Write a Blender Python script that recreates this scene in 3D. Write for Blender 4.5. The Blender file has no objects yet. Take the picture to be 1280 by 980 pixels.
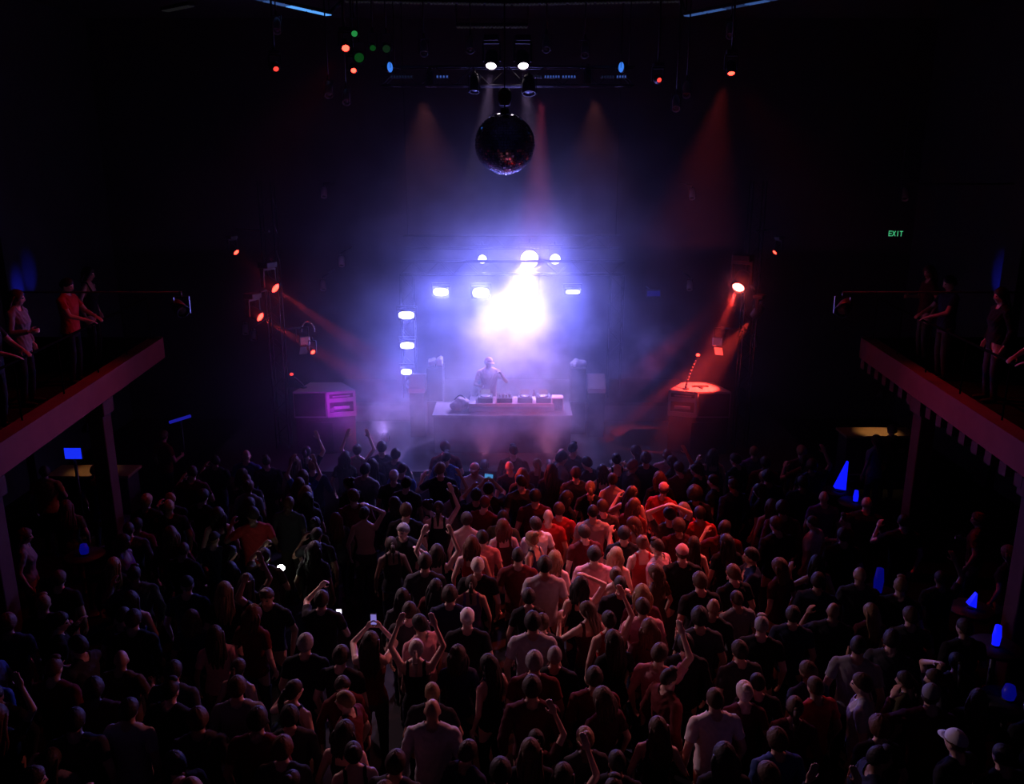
import bpy, bmesh, math, random
import numpy as np
from mathutils import Vector, Matrix, Euler

random.seed(7)
PI = math.pi
scn = bpy.context.scene
COL = scn.collection

# ------------------------------------------------------------------ view
scn.view_settings.view_transform = 'Standard'
scn.view_settings.look = 'None'
scn.view_settings.exposure = 0.0
scn.view_settings.gamma = 1.0
scn.view_settings.use_curve_mapping = False

FPX = 1073.0
TH = math.atan(290 / FPX)          # camera pitch, downwards
CAM = Vector((0, 0, 7.0))


def ray(px, py):
    u = (px - 640) / FPX
    v = (490 - py) / FPX
    return Vector((u, math.cos(TH) + v * math.sin(TH), -math.sin(TH) + v * math.cos(TH)))


def at(px, py, Y):
    """the place on the vertical plane y = Y that the photograph shows at a pixel"""
    d = ray(px, py)
    return CAM + d * (Y / d.y)


def at_z(px, py, z):
    d = ray(px, py)
    return CAM + d * ((z - 7.0) / d.z)


cam_d = bpy.data.cameras.new('camera')
cam = bpy.data.objects.new('camera', cam_d)
COL.objects.link(cam)
cam.location = CAM
cam.rotation_euler = (PI / 2 - TH, 0, 0)
cam_d.sensor_fit = 'HORIZONTAL'
cam_d.sensor_width = 36
cam_d.lens = 36 * FPX / 1280
cam_d.clip_start = 0.05
cam_d.clip_end = 200
scn.camera = cam

# ------------------------------------------------------------------ materials
MATS = {}


def mat(name, col, rough=0.6, metal=0.0, spec=0.5, noise=0.0, nscale=8.0, use_objcol=False, bump=0.0, emit=None, estr=0.0):
    if name in MATS:
        return MATS[name]
    m = bpy.data.materials.new(name)
    m.use_nodes = True
    nt = m.node_tree
    b = nt.nodes['Principled BSDF']
    b.inputs['Roughness'].default_value = rough
    b.inputs['Metallic'].default_value = metal
    b.inputs['Specular IOR Level'].default_value = spec
    tc = nt.nodes.new('ShaderNodeTexCoord')
    if noise > 0 or bump > 0:
        n = nt.nodes.new('ShaderNodeTexNoise')
        n.inputs['Scale'].default_value = nscale
        n.inputs['Detail'].default_value = 3
        nt.links.new(tc.outputs['Object'], n.inputs['Vector'])
    if use_objcol:
        oi = nt.nodes.new('ShaderNodeObjectInfo')
        src = oi.outputs['Color']
    else:
        rgb = nt.nodes.new('ShaderNodeRGB')
        rgb.outputs[0].default_value = (*col, 1)
        src = rgb.outputs[0]
    if noise > 0:
        mr = nt.nodes.new('ShaderNodeMapRange')
        mr.inputs['To Min'].default_value = 1 - noise
        mr.inputs['To Max'].default_value = 1 + noise
        nt.links.new(n.outputs['Fac'], mr.inputs['Value'])
        mx = nt.nodes.new('ShaderNodeMix')
        mx.data_type = 'RGBA'
        mx.blend_type = 'MULTIPLY'
        mx.inputs['Factor'].default_value = 1
        nt.links.new(src, mx.inputs['A'])
        nt.links.new(mr.outputs['Result'], mx.inputs['B'])
        src = mx.outputs['Result']
    nt.links.new(src, b.inputs['Base Color'])
    if bump > 0:
        bp = nt.nodes.new('ShaderNodeBump')
        bp.inputs['Strength'].default_value = bump
        bp.inputs['Distance'].default_value = 0.02
        nt.links.new(n.outputs['Fac'], bp.inputs['Height'])
        nt.links.new(bp.outputs['Normal'], b.inputs['Normal'])
    if emit is not None:
        b.inputs['Emission Color'].default_value = (*emit, 1)
        b.inputs['Emission Strength'].default_value = estr
    MATS[name] = m
    return m


def glow(name, col, strength):
    """a lamp face, a lit screen or a LED"""
    return mat(name, (0.02, 0.02, 0.02), 0.4, emit=col, estr=strength)


M_BLACK = mat('black_paint', (0.018, 0.018, 0.02), 0.55, noise=0.25)
M_METAL = mat('aluminium', (0.30, 0.30, 0.32), 0.38, 0.9, noise=0.12, nscale=20)
M_DARKMETAL = mat('dark_metal', (0.05, 0.05, 0.055), 0.4, 0.7, noise=0.15, nscale=15)
M_CAB = mat('cabinet_paint', (0.16, 0.155, 0.16), 0.6, noise=0.2, nscale=25, bump=0.15)
M_GRILLE = mat('speaker_grille', (0.02, 0.02, 0.022), 0.5, 0.4, noise=0.3, nscale=120)
M_HORN = mat('horn_plastic', (0.14, 0.13, 0.14), 0.45, noise=0.1)
M_WOOD = mat('stage_floor', (0.022, 0.02, 0.022), 0.75, spec=.15, noise=0.35, nscale=3, bump=0.05)
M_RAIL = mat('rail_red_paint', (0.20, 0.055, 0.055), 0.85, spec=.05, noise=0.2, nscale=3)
M_CONC = mat('dark_wall_paint', (0.055, 0.05, 0.052), 0.8, noise=0.3, nscale=1.2, bump=0.1)
M_FLOOR = mat('dance_floor', (0.010, 0.009, 0.010), 0.7, spec=.15, noise=0.3, nscale=2.0)
M_CABLE = mat('black_rubber', (0.012, 0.012, 0.012), 0.7, noise=0.1)
M_GLASS = mat('lens_glass', (0.08, 0.08, 0.09), 0.1)


# ------------------------------------------------------------------ mesh helpers
class MB:
    """collects shapes and links them as ONE mesh object"""

    def __init__(self):
        self.v, self.f, self.s = [], [], []

    def add(self, verts, faces, M=None, smooth=False):
        b = len(self.v)
        for p in verts:
            p = Vector(p)
            self.v.append(M @ p if M is not None else p)
        for f in faces:
            self.f.append(tuple(b + i for i in f))
            self.s.append(smooth)
        return self

    def box(self, c, size, M=None, bev=0.0):
        cx, cy, cz = c
        x, y, z = size[0] / 2, size[1] / 2, size[2] / 2
        if bev <= 0:
            vs = [(cx + sx * x, cy + sy * y, cz + sz * z) for sx in (-1, 1) for sy in (-1, 1) for sz in (-1, 1)]
            fs = [(0, 1, 3, 2), (4, 6, 7, 5), (0, 4, 5, 1), (2, 3, 7, 6), (0, 2, 6, 4), (1, 5, 7, 3)]
            return self.add(vs, fs, M)
        bm = bmesh.new()
        bmesh.ops.create_cube(bm, size=1.0)
        for v in bm.verts:
            v.co = Vector((v.co.x * size[0], v.co.y * size[1], v.co.z * size[2]))
        bmesh.ops.bevel(bm, geom=list(bm.edges), offset=min(bev, 0.45 * min(size)), segments=2, affect='EDGES', profile=0.5)
        for v in bm.verts:
            v.co += Vector(c)
        return self.addbm(bm, M)

    def addbm(self, bm, M=None, smooth=False):
        bm.verts.index_update()
        vs = [v.co.copy() for v in bm.verts]
        fs = [tuple(v.index for v in f.verts) for f in bm.faces]
        bm.free()
        return self.add(vs, fs, M, smooth)

    def tube(self, p0, p1, r0, r1=None, n=10, M=None, caps=True, smooth=True):
        p0, p1 = Vector(p0), Vector(p1)
        r1 = r0 if r1 is None else r1
        d = (p1 - p0)
        if d.length < 1e-6:
            return self
        q = d.to_track_quat('Z', 'Y')
        vs = []
        for p, r in ((p0, r0), (p1, r1)):
            for i in range(n):
                a = 2 * PI * i / n
                vs.append(p + q @ Vector((r * math.cos(a), r * math.sin(a), 0)))
        fs = [(i, (i + 1) % n, n + (i + 1) % n, n + i) for i in range(n)]
        self.add(vs, fs, M, smooth)
        if caps:
            self.add(vs[:n], [tuple(range(n - 1, -1, -1))], M)
            self.add(vs[n:], [tuple(range(n))], M)
        return self

    def path(self, pts, r, n=8, M=None):
        for a, b in zip(pts[:-1], pts[1:]):
            self.tube(a, b, r, n=n, M=M)
        return self

    def lathe(self, prof, n=24, M=None, smooth=True, arc=1.0):
        """prof: list of (radius, z)"""
        vs = []
        for r, z in prof:
            for i in range(n):
                a = 2 * PI * i / n
                vs.append((r * math.cos(a), r * math.sin(a), z))
        fs = []
        for k in range(len(prof) - 1):
            for i in range(n):
                fs.append((k * n + i, k * n + (i + 1) % n, (k + 1) * n + (i + 1) % n, (k + 1) * n + i))
        self.add(vs, fs, M, smooth)
        for k, rev in ((0, True), (len(prof) - 1, False)):
            if prof[k][0] > 1e-5:
                idx = list(range(n))
                if rev:
                    idx.reverse()
                self.add(vs[k * n:(k + 1) * n], [tuple(idx)], M)
        return self

    def prism(self, poly, z0, z1, M=None):
        n = len(poly)
        vs = [(x, y, z0) for x, y in poly] + [(x, y, z1) for x, y in poly]
        fs = [(i, (i + 1) % n, n + (i + 1) % n, n + i) for i in range(n)]
        fs += [tuple(range(n - 1, -1, -1)), tuple(range(n, 2 * n))]
        return self.add(vs, fs, M)

    def ellip(self, c, r, n=16, m=10, M=None):
        vs, fs = [], []
        for j in range(m + 1):
            t = PI * j / m
            for i in range(n):
                a = 2 * PI * i / n
                vs.append((c[0] + r[0] * math.sin(t) * math.cos(a), c[1] + r[1] * math.sin(t) * math.sin(a), c[2] + r[2] * math.cos(t)))
        for j in range(m):
            for i in range(n):
                fs.append((j * n + i, (j + 1) * n + i, (j + 1) * n + (i + 1) % n, j * n + (i + 1) % n))
        return self.add(vs, fs, M, True)

    def mesh(self, name):
        me = bpy.data.meshes.new(name)
        me.from_pydata([tuple(v) for v in self.v], [], self.f)
        me.polygons.foreach_set('use_smooth', self.s)
        bm = bmesh.new()
        bm.from_mesh(me)
        bmesh.ops.remove_doubles(bm, verts=bm.verts, dist=1e-5)
        bmesh.ops.recalc_face_normals(bm, faces=bm.faces)
        bm.to_mesh(me)
        bm.free()
        return me

    def build(self, name, material, parent=None):
        me = self.mesh(name)
        o = bpy.data.objects.new(name, me)
        COL.objects.link(o)
        if material is not None:
            me.materials.append(material)
        if parent is not None:
            o.parent = parent
        return o


def tag(o, label=None, cat=None, group=None, kind=None):
    if label:
        o['label'] = label
    if cat:
        o['category'] = cat
    if group:
        o['group'] = group
    if kind:
        o['kind'] = kind
    return o


def thing(name, label, cat, loc=(0, 0, 0), rot=(0, 0, 0), group=None):
    o = bpy.data.objects.new(name, None)
    COL.objects.link(o)
    o.empty_display_size = 0.1
    o.location = loc
    o.rotation_euler = rot
    return tag(o, label, cat, group)


def kids(o):
    return [c for c in bpy.data.objects if c.parent == o]


def dup(root, loc, rot, label=None, group=None):
    """a copy of a thing with copies of its parts and sub-parts"""
    r = root.copy()
    COL.objects.link(r)
    r.location = loc
    r.rotation_euler = rot
    if label:
        r['label'] = label
    if group:
        r['group'] = group
    for ch in root.children:
        c = ch.copy()
        COL.objects.link(c)
        c.parent = r
        for g in ch.children:
            d = g.copy()
            COL.objects.link(d)
            d.parent = c
    return r


def struct(name, mb, m):
    return tag(mb.build(name, m), kind='structure')


def aim_rot(frm, to):
    """euler that turns local -Z to look from one point to another"""
    d = Vector(to) - Vector(frm)
    return d.to_track_quat('-Z', 'Y').to_euler()


def lamp(name, typ, loc, col, watts, parent=None, **kw):
    d = bpy.data.lights.new(name, typ)
    d.color = col
    d.energy = watts
    to = kw.pop('to', None)
    for k, v in kw.items():
        setattr(d, k, v)
    o = bpy.data.objects.new(name, d)
    COL.objects.link(o)
    o.location = loc
    if to is not None:
        o.rotation_euler = aim_rot(loc, to)
    return o
HZ_ANISO = 0.4
HZ_BASE = 0.006
HZ_STEP = 1.2
HZ_SMOOTH = [((-.35, 18.2, 4.1), (2.8, 2.6, 2.7), .10), ((-.1, 17.0, 2.2), (3.6, 2.3, 1.4), .12)]
PL_X, PL_Y, PL_ZC, PL_ZR, PL_Z0, PL_SPREAD, PL_D = -.10, 18.05, 2.95, 1.05, 1.75, .32, 1.4
HZ_PUFFS = [((-2.75, 17.0, 2.1), (.8, .7, .45), .8), ((2.9, 17.0, 3.05), (.55, .5, .5), 1.2), ((.7, 16.4, 2.0), (.9, .5, .7), .9), ((-.6, 16.3, 1.7), (1.3, .5, .5), .25), ((1.1, 17.7, 3.0), (.8, .6, 1.0), .5), (at(923, 359, 16.5), (.4, .4, .4), .3), (at(335, 378, 16.5), (.55, .4, .5), .14)]
LB, RB, WB, PLUME_W = 2.3, 3.0, 2600, 9000
BSPOT = 1.85
BACK_W, BOOTH_W, PINK_W, MAG_W, VIO_W, HORN_W = 350, 4500, 30, 50, 40, 14
RIM_L, RIM_R = 700, 800
RED_C, RED_D, RED_S, RAIL_W, FILL_W, UPL_W = 2600, 500, 90, 260, 250, 90
# ================================================================== THE HALL
WX, Y0, Y1, ZC = 10.6, -2.5, 23.0, 10.4
struct('floor', MB().box((0, (Y0 + Y1) / 2, -0.1), (2 * WX + .6, Y1 - Y0 + .6, 0.2)), M_FLOOR)
struct('ceiling', MB().box((0, (Y0 + Y1) / 2, ZC + .1), (2 * WX + .6, Y1 - Y0 + .6, 0.2)), M_CONC)
struct('wall_left', MB().box((-WX - .1, (Y0 + Y1) / 2, ZC / 2), (0.2, Y1 - Y0, ZC)), M_CONC)
struct('wall_right', MB().box((WX + .1, (Y0 + Y1) / 2, ZC / 2), (0.2, Y1 - Y0, ZC)), M_CONC)
struct('wall_stage', MB().box((0, Y1 + .1, ZC / 2), (2 * WX + .4, 0.2, ZC)), M_CONC)
struct('wall_rear', MB().box((0, Y0 - .1, ZC / 2), (2 * WX + .4, 0.2, ZC)), M_CONC)
# pilasters along the side walls
mb = MB()
for sx in (-1, 1):
    for y in (3, 8, 13, 18):
        mb.box((sx * (WX - .09), y, ZC / 2), (0.18, 0.6, ZC))
struct('trim_1', mb, M_CONC)


# ------------------------------------------------------------------ balconies
M_COLUMN = mat('column_paint', (.09, .05, .05), .85, spec=.05, noise=.2)
M_GUARD = mat('matt_black_rail', (.006, .006, .006), .95, spec=0.0, noise=.1)
M_PARAPET = mat('parapet_cloth', (.020, .016, .018), .95, spec=.02, noise=.2)


def rail_x(y):
    return 6.33 + (y - 10.1) * 0.085


def balcony(sx, label):
    t = thing('balcony', label, 'balcony', (sx * 8.5, 10.6, 0))
    L = Matrix.Translation((-sx * 8.5, -10.6, 0))
    ya, yb = 4.0, 16.6

    def strip(inner, outer, z0, z1, y0=ya, y1=yb):
        m = MB()
        vs = []
        for y in (y0, y1):
            a, b = sx * (rail_x(y) + inner), sx * (rail_x(y) + outer)
            vs += [(a, y, z0), (b, y, z0), (b, y, z1), (a, y, z1)]
        m.add(vs, [(0, 1, 2, 3), (7, 6, 5, 4), (0, 4, 5, 1), (1, 5, 6, 2), (2, 6, 7, 3), (3, 7, 4, 0)], L)
        return m
    # deck out to the wall
    m = MB()
    vs = []
    for y in (ya, yb):
        a, b = sx * (rail_x(y) + .1), sx * (WX - .01)
        vs += [(a, y, 3.22), (b, y, 3.22), (b, y, 3.40), (a, y, 3.40)]
    m.add(vs, [(0, 1, 2, 3), (7, 6, 5, 4), (0, 4, 5, 1), (1, 5, 6, 2), (2, 6, 7, 3), (3, 7, 4, 0)], L)
    m.build('deck', M_PARAPET, t)
    f = strip(0, .26, 3.22, 3.62)
    # rounded return at the stage end
    f.lathe([(0.0, 3.22), (.13, 3.22), (.13, 3.62), (0.0, 3.62)], 20, L @ Matrix.Translation((sx * (rail_x(yb) + .13), yb, 0)))
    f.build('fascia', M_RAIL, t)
    e = MB()
    e.box((sx * (rail_x(yb) + WX) / 2, yb, 3.42), (WX - rail_x(yb) - .3, .16, .4), L)
    e.build('end_fascia', M_PARAPET, t)
    # thin dark guard rail on the fascia
    ys = [ya + .3 + 1.35 * k for k in range(10)]
    for y in ys:
        MB().tube(L @ Vector((sx * (rail_x(y) + .18), y, 3.60)), L @ Vector((sx * (rail_x(y) + .18), y, 4.42)), .012).build('rail_post', M_GUARD, t)
    g_ = MB()
    g_.tube(L @ Vector((sx * (rail_x(ys[0]) + .18), ys[0], 4.42)), L @ Vector((sx * (rail_x(ys[-1]) + .18), ys[-1], 4.42)), .018)
    g_.build('handrail', M_GUARD, t)
    y = ya + .2
    while sx > 0 and y < yb - .2:
        MB().box((sx * (rail_x(y) + .06), y, 3.13), (.12, .16, .17), L).build('corbel', M_COLUMN, t)
        y += .42
    for y in (6.2, 9.9, 13.6):
        p = MB()
        x = sx * (rail_x(y) + .2)
        p.box((x, y, .1), (.42, .42, .2), L, .02)
        p.box((x, y, 1.6), (.26, .30, 2.9), L, .02)
        p.box((x, y, 3.08), (.36, .38, .26), L, .02)
        p.build('column', M_COLUMN, t)
    return t


balcony(-1, 'long balcony with dull red fascia along the left side of the hall')
balcony(1, 'long balcony with dull red fascia and corbels along the right side')

# ------------------------------------------------------------------ stage
SZ = 1.10
t = thing('stage_platform', 'raised dark stage with magenta lit skirting behind the crowd', 'stage', (0, 19, 0))
MB().box((0, 0.05, SZ - .06), (12.4, 6.4, .12)).build('deck', M_WOOD, t)
MB().box((0, -3.08, (SZ - .12) / 2), (12.4, .05, SZ - .12)).build('skirting', mat('stage_skirt', (0.10, 0.05, 0.06), .8, noise=.3, nscale=30), t)
mb = MB()
for x in (-6, -3, 3, 6):
    for y in (-2.6, 2.6):
        mb.tube((x, y, 0), (x, y, SZ - .12), .04)
for i, (x, y) in enumerate([(x, y) for x in (-6, -3, 3, 6) for y in (-2.6, 2.6)]):
    MB().tube((x, y, 0), (x, y, SZ - .12), .04).build('leg', M_DARKMETAL, t)
# riser at the back of the stage
t = thing('stage_riser', 'wide dark riser at the back of the stage', 'riser', (0, 20.3, SZ))
MB().box((0, 0, .42), (8.6, 2.2, .08)).build('riser_top', M_WOOD, t)
MB().box((0, -1.06, .19), (8.6, .05, .38)).build('skirting', MATS['stage_skirt'], t)
for x in (-4.1, 0, 4.1):
    MB().box((x, .9, .19), (.08, .08, .38)).build('leg', M_DARKMETAL, t)

# ------------------------------------------------------------------ DJ booth
BY = 16.95                                   # front face
pl, pr = at(542, 519, BY), at(714, 519, BY)
BT = pl.z
bw = pr.x - pl.x
bc = (pl.x + pr.x) / 2
t = thing('dj_booth', 'wide dark performer booth standing at the front of the stage', 'booth', (bc, BY + .5, SZ))
H = BT - SZ
MB().box((0, -.47, H / 2 - .02), (bw, .06, H - .04), bev=.008).build('front_panel', mat('booth_front', (0.022, 0.018, 0.026), .7, spec=.2, noise=.15, nscale=5), t)
for s in (-1, 1):
    MB().box((s * (bw / 2 - .03), 0, H / 2 - .02), (.06, .88, H - .04), bev=.008).build('side_panel', MATS['booth_front'], t)
MB().box((0, 0, H - .02), (bw + .06, 1.02, .04), bev=.008).build('tabletop', mat('booth_top', (0.09, 0.08, 0.09), .6, noise=.1), t)
MB().box((0, .05, .30), (bw - .14, .7, .04)).build('shelf', M_BLACK, t)

# ------------------------------------------------------------------ gear on the booth
ZT = BT                                       # worktop height
gear_y = BY + .52
# a long low gear case which carries the players and the mixer
gl, gr = at(587, 505, gear_y), at(692, 505, gear_y)
t = thing('gear_case', 'long low pale case carrying the decks on the booth', 'case', ((gl.x + gr.x) / 2, gear_y, ZT))
gw = gr.x - gl.x
MB().box((0, 0, .09), (gw, .58, .18), bev=.012).build('case_body', mat('case_grey', (0.34, 0.31, 0.34), .5, noise=.1), t)
MB().box((0, -.293, .10), (gw - .06, .012, .035)).build('edge_strip', M_METAL, t)
for s in (-1, 1):
    m = MB()
    m.tube((s * (gw / 2 + .02), -.1, .06), (s * (gw / 2 + .02), .1, .06), .012)
    m.tube((s * (gw / 2 - .01), -.1, .06), (s * (gw / 2 + .02), -.1, .06), .012)
    m.tube((s * (gw / 2 - .01), .1, .06), (s * (gw / 2 + .02), .1, .06), .012)
    m.build('handle', M_DARKMETAL, t)
GZ = ZT + .18


def player(x, label):
    t = thing('media_player', label, 'media player', (x, gear_y - .05, GZ), group='decks on the booth')
    MB().box((0, 0, .055), (.31, .40, .11), bev=.01).build('player_body', M_BLACK, t)
    j = MB().lathe([(.0, .11), (.105, .11), (.103, .128), (.07, .132), (.0, .132)], 28, Matrix.Translation((0, -.06, 0)))
    j.build('jog_wheel', M_METAL, t)
    s = MB().box((0, 0, 0), (.19, .13, .012), Matrix.Translation((0, .14, .15)) @ Matrix.Rotation(.7, 4, 'X'))
    s.build('screen', glow('player_screen', (.8, .6, .9), .25), t)
    m = MB()
    m.box((.125, -.06, .113), (.02, .14, .012))
    m.build('pitch_fader', M_METAL, t)
    for k in range(2):
        MB().lathe([(.0, .11), (.022, .11), (.02, .122), (.0, .122)], 14, Matrix.Translation((-.12, -.10 - .055 * k, 0))).build('button', M_METAL, t)
    return t


x0 = gl.x + .20
player(at(607, 500, gear_y).x, 'media player with jog wheel in front of the performer')
player(at(656, 500, gear_y).x, 'media player with jog wheel just right of the mixer')
player(at(679, 500, gear_y).x, 'media player nearest the right end of the gear case')
t = thing('dj_mixer', 'small dark mixer between the media players', 'mixer', (at(631, 500, gear_y).x, gear_y - .05, GZ))
MB().box((0, 0, .05), (.32, .38, .10), bev=.01).build('mixer_body', M_BLACK, t)
for i in range(4):
    for j in range(3):
        MB().lathe([(.0, .10), (.014, .10), (.011, .128), (.0, .128)], 10, Matrix.Translation((-.105 + .07 * i, .02 + .05 * j, 0))).build('knob', M_METAL, t)
    MB().box((-.105 + .07 * i, -.09, .112), (.028, .018, .024)).build('fader', M_METAL, t)

# bottles and cups seen as small glints behind the gear
def bottle(x, y, z, h, label, m):
    t = thing('bottle', label, 'bottle', (x, y, z), group='drinks on the booth')
    MB().lathe([(.0, 0), (.034, 0), (.036, .01), (.036, h * .6), (.014, h * .78), (.013, h * .96), (.0, h * .96)], 16).build('bottle_body', m, t)
    MB().lathe([(.0, h * .96), (.016, h * .95), (.016, h), (.0, h)], 12).build('cap', M_METAL, t)


M_BOT = mat('bottle_plastic', (0.5, 0.5, 0.55), .15)
p = at(588, 500, gear_y + .36)
bottle(p.x, p.y, ZT, .27, 'clear drinks bottle at the left end of the gear case', M_BOT)
p = at(598, 500, gear_y + .40)
bottle(p.x, p.y, ZT, .30, 'tall drinks bottle behind the first media player', M_BOT)
p = at(667, 500, gear_y + .40)
bottle(p.x, p.y, ZT, .30, 'drinks bottle behind the player near the right end', M_BOT)

# red-lit monitor on the right end, bag and cable bundle on the left end
p0, p1 = at(690, 513, BY + .3), at(700, 513, BY + .3)
t = thing('monitor_box', 'pale box shaped monitor on the right end of the booth', 'speaker', ((p0.x + p1.x) / 2 + .03, BY + .38, ZT))
MB().box((0, 0, .15), (.24, .26, .30), bev=.012).build('cabinet', mat('monitor_grey', (.5, .46, .46), .5, noise=.1), t)
MB().box((0, -.133, .15), (.20, .012, .25)).build('grille', M_GRILLE, t)
p0, p1 = at(563, 517, BY + .3), at(588, 517, BY + .3)
t = thing('gear_bag', 'slumped pale bag lying on the left end of the booth', 'bag', ((p0.x + p1.x) / 2, BY + .40, ZT))
bm = bmesh.new()
bmesh.ops.create_icosphere(bm, subdivisions=4, radius=1)
for v in bm.verts:
    n = v.co.copy()
    w = 1 + .12 * math.sin(5 * n.x + 3 * n.z) * math.cos(4 * n.y) + .05 * math.sin(17 * n.x + 11 * n.y)
    v.co = Vector((n.x * .20 * w, n.y * .16 * w, max(0.0, .12 + n.z * .14 * w + .03 * n.x)))
MB().addbm(bm, smooth=True).build('bag_body', mat('bag_cloth', (.42, .34, .34), .8, noise=.3, bump=.3), t)
m = MB()
pts = [Vector((-.12 + .24 * i / 12, 0, .22 + .10 * math.sin(PI * i / 12))) for i in range(13)]
m.path(pts, .012)
m.build('handle', M_CABLE, t)

# ------------------------------------------------------------------ monitor stacks beside the booth
M_BLACKWOOD = mat('black_cabinet', (.022, .02, .024), .8, spec=.15, noise=.2, nscale=20)


def monitor_stack(xp0, xp1, ytop, Y, label, sx):
    a, b = at(xp0, ytop, Y), at(xp1, ytop, Y)
    w = b.x - a.x
    t = thing('monitor_stack', label, 'speaker', ((a.x + b.x) / 2, Y + .3, SZ))
    top = a.z - SZ
    h = top / 2
    for k in range(2):
        c = MB().box((0, 0, h * (k + .5)), (w, .55, h - .01), bev=.015).build('cabinet', M_BLACKWOOD, t)
        MB().box((0, -.282, h * (k + .5)), (w - .06, .015, h - .08)).build('grille', M_GRILLE, c)
        for s in (-1, 1):
            MB().box((s * (w / 2 + .004), 0, h * (k + .5)), (.012, .14, .08)).build('handle', M_BLACK, c)
    return t, top


M_TOPCLOTH = mat('folded_cloth', (.55, .55, .6), .8, noise=.15, bump=.3)
t, top = monitor_stack(533, 553, 460, 18.2, 'tall dark monitor stack left of the booth', -1)
sx0 = t.location.x
t2 = thing('folded_towels', 'pale folded towels on the monitor stack left of booth', 'towel', (sx0, 18.5, SZ + top))
for i, (x, w, h) in enumerate(((-.08, .17, .13), (.09, .15, .17))):
    bm = bmesh.new()
    bmesh.ops.create_cube(bm, size=1)
    bmesh.ops.subdivide_edges(bm, edges=list(bm.edges), cuts=4, use_grid_fill=True)
    for v in bm.verts:
        c = v.co
        k = .86 + .14 * math.cos(3 * c.x) + .05 * math.sin(9 * c.x + 7 * c.y + i)
        v.co = Vector((x + c.x * w * k, c.y * .34 * k, (c.z + .5) * h * (.9 + .12 * math.sin(6 * c.x + i))))
    MB().addbm(bm, smooth=True).build('towel_fold', M_TOPCLOTH, t2)
t, top = monitor_stack(714, 733, 461, 18.2, 'tall dark monitor stack right of the booth', 1)
sx1 = t.location.x
t2 = thing('folded_cloth', 'pale crumpled cloth on the monitor stack right of booth', 'towel', (sx1, 18.5, SZ + top))
bm = bmesh.new()
bmesh.ops.create_icosphere(bm, subdivisions=4, radius=1)
for v in bm.verts:
    n = v.co
    w = 1 + .16 * math.sin(6 * n.x + 3) + .08 * math.sin(13 * n.y + 9 * n.x)
    v.co = Vector((n.x * .17 * w, n.y * .15 * w, max(0.0, .05 + n.z * .09 * w)))
MB().addbm(bm, smooth=True).build('cloth_fold', M_TOPCLOTH, t2)


def wedge(xp0, xp1, yp, Y, label, tilt, col):
    a, b = at(xp0, yp, Y), at(xp1, yp, Y)
    w = b.x - a.x
    t = thing('wedge_monitor', label, 'speaker', ((a.x + b.x) / 2, Y, SZ))
    hh = a.z - SZ
    st = MB()
    st.box((0, .25, hh / 2), (w * .92, .5, hh - .005), bev=.012)
    st.build('stand_box', M_BLACKWOOD, t)
    body = MB()
    poly = [(-.28, 0), (.28, 0), (.28, .30), (.05, .34), (-.28, .10)]
    vs = [(-w / 2, y + .25, hh + z) for y, z in poly] + [(w / 2, y + .25, hh + z) for y, z in poly]
    n = len(poly)
    body.add(vs, [tuple(range(n)), tuple(range(2 * n - 1, n - 1, -1))] + [(i, (i + 1) % n, n + (i + 1) % n, n + i) for i in range(n)])
    body.build('cabinet', mat(col, (.42, .34, .34), .5, noise=.15), t)
    d = Vector((0, .33, .24)).normalized()
    g = MB().box((0, 0, 0), (w * .8, .34, .014), Matrix.Translation((0, .135, hh + .222)) @ Matrix.Rotation(math.atan2(.24, .33), 4, 'X'))
    g.build('grille', mat('pale_grille', (.5, .4, .4), .6, noise=.2, nscale=60), t)
    return t


wedge(511, 531, 491, 18.0, 'small pale wedge monitor left of the tall stack', 1, 'wedge_paint')
wedge(735, 757, 491, 18.0, 'small pale wedge monitor right of the tall stack', 1, 'wedge_paint')


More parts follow.
